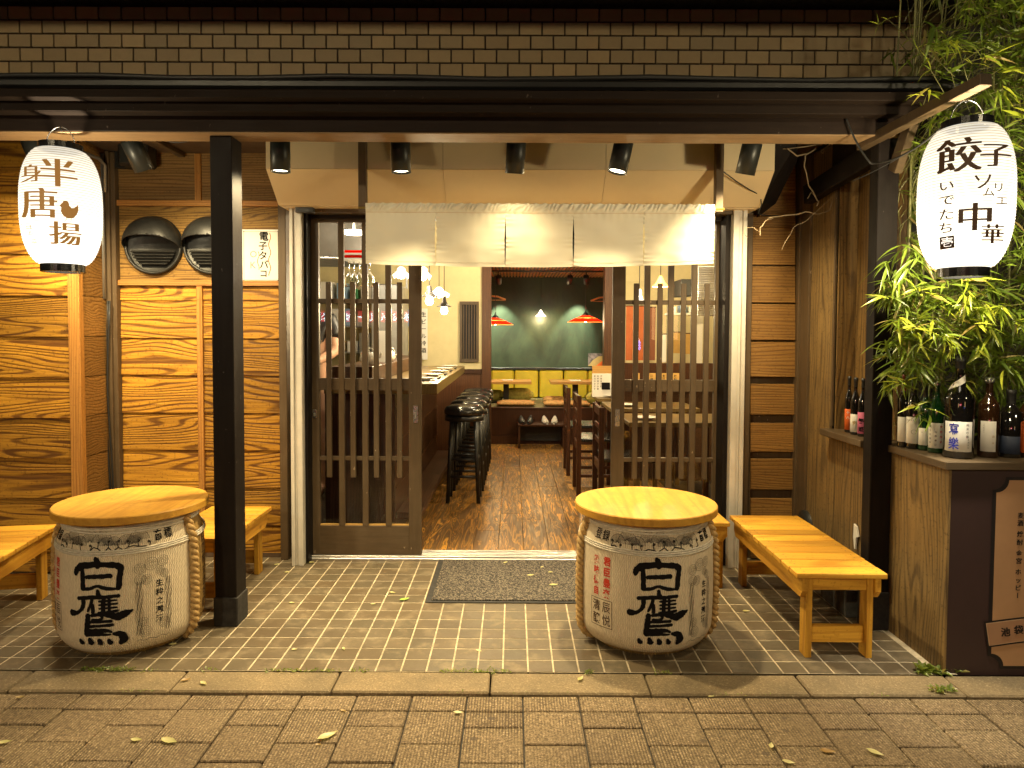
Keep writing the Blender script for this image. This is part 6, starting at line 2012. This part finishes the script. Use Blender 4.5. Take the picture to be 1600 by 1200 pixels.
# ---------------------------------------------------------------- dining tables and chairs
def chair():
    c = thing('dining_chair', 'x', 'chair', (0, 0, 0), 'dark wooden dining chairs along the aisle')
    w_ = .20
    for yy in (-.19, .17):
        bx('back_post', -.03, .005, yy, yy + .03, 0, .80, 'darkwood', c, .003)
        bx('front_leg', .33, .36, yy, yy + .03, 0, .43, 'darkwood', c, .003)
        bx('side_stretcher', .0055, .3295, yy + .008, yy + .022, .15, .175, 'darkwood', c, .002)
    bx('top_rail', -.024, -.004, -.1595, .1695, .735, .795, 'darkwood', c, .003)
    for z in (.54, .64): bx('back_slat', -.020, -.008, -.1595, .1695, z, z + .035, 'darkwood', c, .002)
    bx('seat', -.0, .37, -.185, .195, .432, .46, 'vinyl', c, .006)
    bx('front_stretcher', .337, .353, -.1595, .1695, .20, .225, 'darkwood', c, .002)
    bx('seat_rail', -.022, -.006, -.1595, .1695, .36, .42, 'darkwood', c, .002)
    return c
c0_ = chair(); c0_.location = (.60, 4.86, ZI); c0_['label'] = 'dark wooden chair nearest the right sliding door'
dup(c0_, (.535, 5.76, ZI), 'second dark chair along the aisle, white paper seen through its back')
dup(c0_, (.515, 6.58, ZI), 'dark chair farthest along the aisle')
for (y, lab) in ((4.62, 'dark dining table nearest the window glass'), (5.52, 'middle dark dining table'), (6.36, 'dark dining table nearest the inner opening')):
    t = thing('dining_table', lab, 'table', (1.15, y, ZI), 'dark dining tables behind the right door')
    bx('tabletop', .76, 1.46, y, y + .55, .70, .73, 'counter_top', t, .003)
    for xx in (.80, 1.38):
        for yy in (y + .03, y + .48): bx('leg', xx, xx + .04, yy, yy + .04, ZI, .6995, 'darkwood', t, .002)
    plate_(.90, y + .18, .7315, .085, 'white plate on the ' + lab.replace('dark ', ''), 'plates on the dining tables')
mn2 = thing('menu_stand', 'white menu sheet with a black square standing on the far dining table', 'menu', (.86, 6.5, .73))
bx('sheet', gx(926, 6.5), gx(958, 6.5), 6.50, 6.505, .732, gz(583, 6.5), 'paper', mn2, .001)
bx('photo', gx(941, 6.495), gx(954, 6.495), 6.497, 6.4995, gz(608, 6.497), gz(597, 6.497), 'ink', mn2, 0)
bx('wood_holder', gx(926, 6.52), gx(958, 6.52), 6.52, 6.54, .732, gz(571, 6.52), 'tabletop_in', mn2, .001)
lettering('menu_writing', [(ch, gx(930 + (i // 6) * 5, 6.497), gz(587 + (i % 6) * 4, 6.497), .018, .018) for i, ch in enumerate('本日のおすすめ焼餃子水餃子枝豆冷奴')], flat(6.497), 'ink_soft', mn2, None, None, 0, at(940, 590, 6.497))
cards = [('餃子', 994), ('酒場', 1019), ('生酒', 1038), ('焼酎', 1056)]
for (s, px) in cards:
    Yc = 6.1
    o = thing('table_card', 'small kraft table card number %d from the left on the ledge' % (cards.index((s, px)) + 1) if False else {'餃子': 'leftmost small kraft card on the ledge behind the right door', '酒場': 'kraft card second from the left on the ledge', '生酒': 'kraft card third from the left on the ledge', '焼酎': 'rightmost kraft card on the ledge'}[s], 'card', at(px, 589, Yc), 'kraft cards on the ledge')
    pb('card', px - 5.5, 583, px + 5.5, 595, Yc, .005, 'kraft', o, .001)
    lettering('card_writing', column(s, gx(px, Yc - .002), gz(586.5, Yc - .002), .025, .03, .02), flat(Yc - .002), 'ink', o, None, None, 0, at(px, 589, Yc))
lg = thing('window_ledge', 'dark ledge behind the right door that carries the kraft cards', 'ledge', (1.2, 6.1, .9))
bx('ledge_board', gx(966, 6.08), 1.95, 6.06, 6.22, gz(596.5, 6.1) - .03, gz(595.5, 6.1), 'darkwood', lg, .002)
bx('ledge_back', gx(966, 6.24), 1.95, 6.221, 6.24, ZI, gz(566, 6.24), 'darkwood', lg, .002)
bx('ledge_front', gx(966, 6.2), 1.95, 6.20, 6.215, ZI, gz(596.5, 6.1) - .031, 'darkwood_y', lg, .002)
for i, (px0, px1, py0, py1, Y, m_, lab) in enumerate([(978, 989, 478, 563, 6.9, 'banner_orange', 'long orange banner nearest the inner opening'), (997, 1008, 478, 563, 6.9, 'banner_orange', 'second long orange banner behind the right door'),
        (1015, 1024, 480, 563, 6.95, 'banner_dim', 'dull red banner right of the orange banners'), (1032, 1041, 522, 566, 6.8, 'paper', 'plain white strip hanging behind the right door'), (1087, 1098, 470, 568, 6.6, 'paper', 'tall white strip near the right stile'),
        (1051, 1064, 519, 552, 6.8, 'kraft', 'yellow brown poster behind the right door'), (1069, 1081, 521, 553, 6.8, 'kraft', 'second yellow brown poster behind the right door')]):
    o = thing('wall_banner', lab, 'banner', at((px0 + px1) / 2, py0, Y))
    pb('cloth', px0, py0, px1, py1, Y, .006, m_, o, .001)
    tube('rod', [at(px0 - 1, py0, Y + .003), at(px1 + 1, py0, Y + .003)], .006, 'darkwood', o, 6)
sh_ = thing('wall_shelf', 'white shelf with small boxes seen through the upper right door panes', 'shelf', at(1080, 488, 6.3))
pb('shelf_board', 1046, 489, 1118, 492, 6.3, .2, 'white_paint', sh_, .001)
for k, px in enumerate((1052, 1068, 1082, 1094, 1109)):
    tag(pb('storage_box', px - 5, 479 - (k % 2) * 2, px + 5, 488.8, 6.32, .12, ['white_paint', 'blue_box', 'paper', 'white_paint', 'paper'][k], None, .002), ['white box at the left end of the white shelf', 'pale blue box on the white shelf', 'cream box in the middle of the white shelf', 'white box right of the cream box', 'cream box at the right end of the white shelf'][k], 'box')
bl = thing('window_blind', 'white slatted blind at the upper right behind the door glass', 'blind', at(1100, 440, 5.2))
for k in range(22):
    z = gz(415, 5.2) - k * .0165
    bx('slat', gx(1090, 5.2), gx(1120, 5.2), 5.2, 5.215, z - .013, z, 'white_paint', bl, .0005, (rad(20), 0, 0))
ac = thing('ceiling_fan_box', 'dark angular duct under the ceiling behind the right door', 'duct', at(1072, 445, 5.8))
pb('duct_body', 1064, 436, 1086, 462, 5.8, .3, 'cast', ac, .004)

# ---------------------------------------------------------------- kitchen behind the counter
kh = thing('range_hood', 'slanted steel range hood over the kitchen', 'hood', (-1.6, 6.2, 2.0))
hp_ = [(-2.3, 2.25), (-1.0, 2.25), (-1.0, 2.12), (-1.35, 1.92), (-2.3, 1.92)]
V = [(x, y, z) for y in (5.9, 6.6) for x, z in hp_]
link('hood_body', mesh([Vector(v) - Vector((-1.6, 6.2, 2.0)) for v in V], [tuple(range(5))[::-1], tuple(range(5, 10))] + [(i, (i + 1) % 5, (i + 1) % 5 + 5, i + 5) for i in range(5)]), 'hood_steel', kh, (-1.6, 6.2, 2.0))
tube('edge_pipe', [(-2.3, 5.89, 1.93), (-1.35, 5.89, 1.93)], .012, 'steel', kh, 8)
ks_ = thing('kitchen_shelf', 'steel kitchen shelf on the back wall', 'shelf', (-1.7, 7.1, 1.3))
for z in (1.12, 1.38, 1.62): bx('shelf_board', -2.3, -1.05, 7.05, 7.38, z - .012, z, 'kitchen_steel', ks_, .001)
for x in (-2.29, -1.07): bx('upright', x, x + .02, 7.06, 7.08, .9, 1.9, 'kitchen_steel', ks_, .001)
rk = random.Random(9)
nm = 0
adj = ['white', 'pale blue', 'cream', 'kraft', 'steel grey', 'green']
mats_ = ['white_paint', 'blue_box', 'paper', 'kraft', 'kitchen_steel', 'green_box']
pos_w = ['left', 'middle', 'right']; lev = {1.12: 'lowest', 1.38: 'middle', 1.62: 'top'}
for z in (1.12, 1.38, 1.62):
    x = -2.25
    k = 0
    while x < -1.12:
        w_ = rk.uniform(.07, .15); h_ = rk.uniform(.09, .2); m_ = rk.randrange(6)
        tag(bx('kitchen_container', x, x + w_, 7.12, 7.3, z + .001, z + h_, mats_[m_], None, .003), '%s kitchen container standing %s on the %s kitchen shelf' % (adj[m_], ['first from the left', 'second from the left', 'third from the left', 'fourth from the left', 'fifth from the left', 'sixth from the left', 'seventh from the left', 'eighth from the left', 'ninth from the left', 'tenth from the left', 'last at the right end', 'beyond the last'][k], lev[z]), 'container', 'containers on the kitchen shelf')
        x += w_ + rk.uniform(.01, .05); k += 1
kc = thing('kitchen_worktop', 'steel kitchen worktop behind the bar', 'worktop', (-1.8, 6.5, 0))
bx('top', -2.45, -1.2, 6.2, 6.95, .86, .90, 'kitchen_steel', kc, .002)
bx('cabinet', -2.45, -1.2, 6.22, 6.95, ZI, .859, 'black', kc, .002)
fz = tag(bx('fridge', -1.28, -1.04, 6.4, 7.0, ZI, 1.75, 'kitchen_steel', None, .01), 'tall steel fridge beside the kitchen worktop', 'fridge')
# red and white glass rack with hanging wine glasses
gr_ = thing('glass_rack', 'striped rack with hanging wine glasses behind the left door', 'rack', at(553, 397, 5.2))
for k, m_ in enumerate(('umb_red', 'white_paint', 'umb_red', 'white_paint')): pb('stripe_bar', 536, 391 + k * 4, 640, 394.4 + k * 4, 5.2, .25, m_, gr_, .001)
def wineglass(px, lab):
    c = at(px, 406, 5.3)
    o = thing('wine_glass', lab, 'wine glass', c, 'wine glasses hanging upside down')
    lathe('bowl', [(.004, -.09), (.028, -.12), (.036, -.16), (.030, -.20), (.0285, -.20), (.034, -.16), (.026, -.122), (.002, -.094)], 'clear', o, c, 20)
    lathe('foot', [(.0001, .0), (.032, -.002), (.005, -.008), (.004, -.09)], 'clear', o, c, 20)
for px, lab in ((545, 'leftmost hanging wine glass'), (553, 'second hanging wine glass from the left'), (561, 'third hanging wine glass from the left'), (578, 'hanging wine glass behind the curtain edge')): wineglass(px, lab)
kl = thing('ceiling_light', 'round white kitchen ceiling light seen through the left door', 'ceiling light', at(553, 361, 5.4))
c = at(553, 361, 5.4)
lathe('diffuser', [(.0001, -.03), (.07, -.025), (.085, 0), (.0001, .002)], 'led', kl, c, 28)
tube('support', [c, (c.x, c.y, 2.48)], .01, 'steel', kl, 6)
wb = thing('wall_cabinet', 'white wall cabinet at the upper left of the kitchen', 'cabinet', at(515, 400, 6.5))
pb('cabinet_door', 500, 389, 513.5, 410, 6.5, .3, 'white_paint', wb, .003)
pb('cabinet_door', 514.5, 389, 528, 410, 6.5, .3, 'white_paint', wb, .003)

# cook in a black shirt behind the counter
ck = thing('person', 'cook in a black shirt standing behind the bar counter', 'person', (-1.62, 5.6, 0))
def skin(name, verts, edges, radii, mat, root=0):
    me = bpy.data.meshes.new(name)
    me.from_pydata(verts, edges, [])
    me.materials.append(MT[mat])
    o = bpy.data.objects.new(name, me)
    COL.objects.link(o); o.parent = ck
    md = o.modifiers.new('skin', 'SKIN'); md.use_smooth_shade = True
    for v, r in zip(me.skin_vertices[0].data, radii): v.radius = (r, r); v.use_root = False
    me.skin_vertices[0].data[root].use_root = True
    sd = o.modifiers.new('smooth', 'SUBSURF'); sd.levels = 2; sd.render_levels = 2
    return o
MT['skin'] = plain('skin', (.52, .29, .18), .5, 0, .08)
MT['hair'] = plain('hair', (.012, .009, .008), .5)
vb = [(0, 0, .95), (0, 0, 1.15), (0, 0, 1.33), (0, 0, 1.46), (0, -.01, 1.53), (0, -.02, 1.62), (0, -.02, 1.70),
      (-.17, 0, 1.40), (-.22, -.04, 1.15), (-.14, -.26, 1.06), (.17, 0, 1.40), (.23, -.05, 1.16), (.12, -.27, 1.08),
      (-.09, 0, .88), (-.10, 0, .50), (-.10, 0, .10), (-.10, -.10, .05), (.09, 0, .88), (.10, 0, .50), (.10, 0, .10), (.10, -.10, .05), (-.10, -.33, 1.06), (.08, -.34, 1.08)]
eb = [(0, 1), (1, 2), (2, 3), (3, 4), (4, 5), (5, 6), (2, 7), (7, 8), (8, 9), (2, 10), (10, 11), (11, 12), (0, 13), (13, 14), (14, 15), (15, 16), (0, 17), (17, 18), (18, 19), (19, 20), (9, 21), (12, 22)]
rb_ = [.13, .125, .14, .06, .05, .085, .075, .06, .045, .032, .06, .045, .032, .085, .06, .042, .035, .085, .06, .042, .035, .028, .028]
skin('body', vb, eb, rb_, 'skin')
vs2 = [(0, 0, .93), (0, 0, 1.15), (0, 0, 1.34), (0, 0, 1.44), (-.18, 0, 1.40), (-.225, -.03, 1.24), (.18, 0, 1.40), (.235, -.03, 1.25)]
skin('shirt', vs2, [(0, 1), (1, 2), (2, 3), (2, 4), (4, 5), (2, 6), (6, 7)], [.15, .142, .155, .075, .078, .066, .078, .066], 'black')
hh = link('hair', lathe_mesh([(.0001, 1.80), (.05, 1.79), (.085, 1.76), (.098, 1.71), (.096, 1.66), (.08, 1.64)], 20), 'hair', ck, (-1.62, 5.63, 0))
hh.location = (0, .01, 0)

# a street sign across the road that the door glass mirrors
bgx = thing('shop_building', 'dark building front across the street', 'building', (0, -8.2, 0))
bx('wall', -9, 9, -8.5, -8.2, 0, 6.5, 'street_wall', bgx, 0)
for k, (x0, x1) in enumerate([(-7.5, -6.3), (-5.2, -4.6), (1.0, 1.7), (3.2, 3.9), (5.2, 6.6)]): bx('window', x0, x1, -8.198, -8.17, 1.2, 2.1, 'win_warm' if k in (0, 3) else 'dark_void', bgx, 0)
ng = thing('lit_shop_sign', 'long red lit shop sign across the street', 'sign', (-3.4, -7.9, 1.7))
YV = 4.055 + .027          # door glass; the mirror image stands as far behind it
YI = 2 * YV + 7.9
def mir(px, py):
    p = at(px, py, YI); return p.x, p.z
a_, b_ = mir(498, 503), mir(668, 486)
bx('light_box', a_[0] - .4, b_[0] + .6, -7.96, -7.90, a_[1], b_[1], 'neon_red', ng, .004)
its = []
for ch, px in (('氷', 635), ('ぶ', 616), ('ん', 598), ('じ', 578), ('ー', 560), ('ゆ', 543), ('小', 522), ('仲', 503)):
    x, z = mir(px, 495)
    its.append((ch, -x, z, .19, .19, .03, 0, rad(0)))
lettering('sign_characters', its, lambda u, v, l: (-u, -7.895 + l, v), 'neon_white', ng, None, None, 0, (-3.4, -7.895, 1.65))
nb = thing('blue_lit_sign', 'small blue lit sign across the street', 'sign', (1, -7.9, 1.5))
x, z = mir(998, 540); bx('light_box', x - .05, x + .05, -7.95, -7.90, z - .10, z + .10, 'neon_blue', nb, .004)
x, z = mir(998, 533); cyl('lamp', x, -7.9, z, z + .06, .03, 'neon_white', nb, 10)

# ---------------------------------------------------------------- inside light
point('kitchen_ceiling_light', (at(553, 361, 5.4).x, 5.4, 2.05), 14, (1, .88, .66), .10)
point('kitchen_back_light', (-1.6, 5.0, 2.3), 9, (1, .86, .62), .15)
point('dining_ceiling_light', (1.1, 5.2, 2.35), 45, (1, .82, .55), .12)
point('aisle_ceiling_light', (.1, 6.4, 2.40), 45, (1, .80, .5), .10)
spot('back_room_ceiling_light', (.3, 8.35, 2.05), (.3, 9.0, .5), 55, 115, .7, (1, .84, .5), .08)
for o in bpy.data.objects:
    if o.get('label') == 'x': print('unlabelled', o.name)
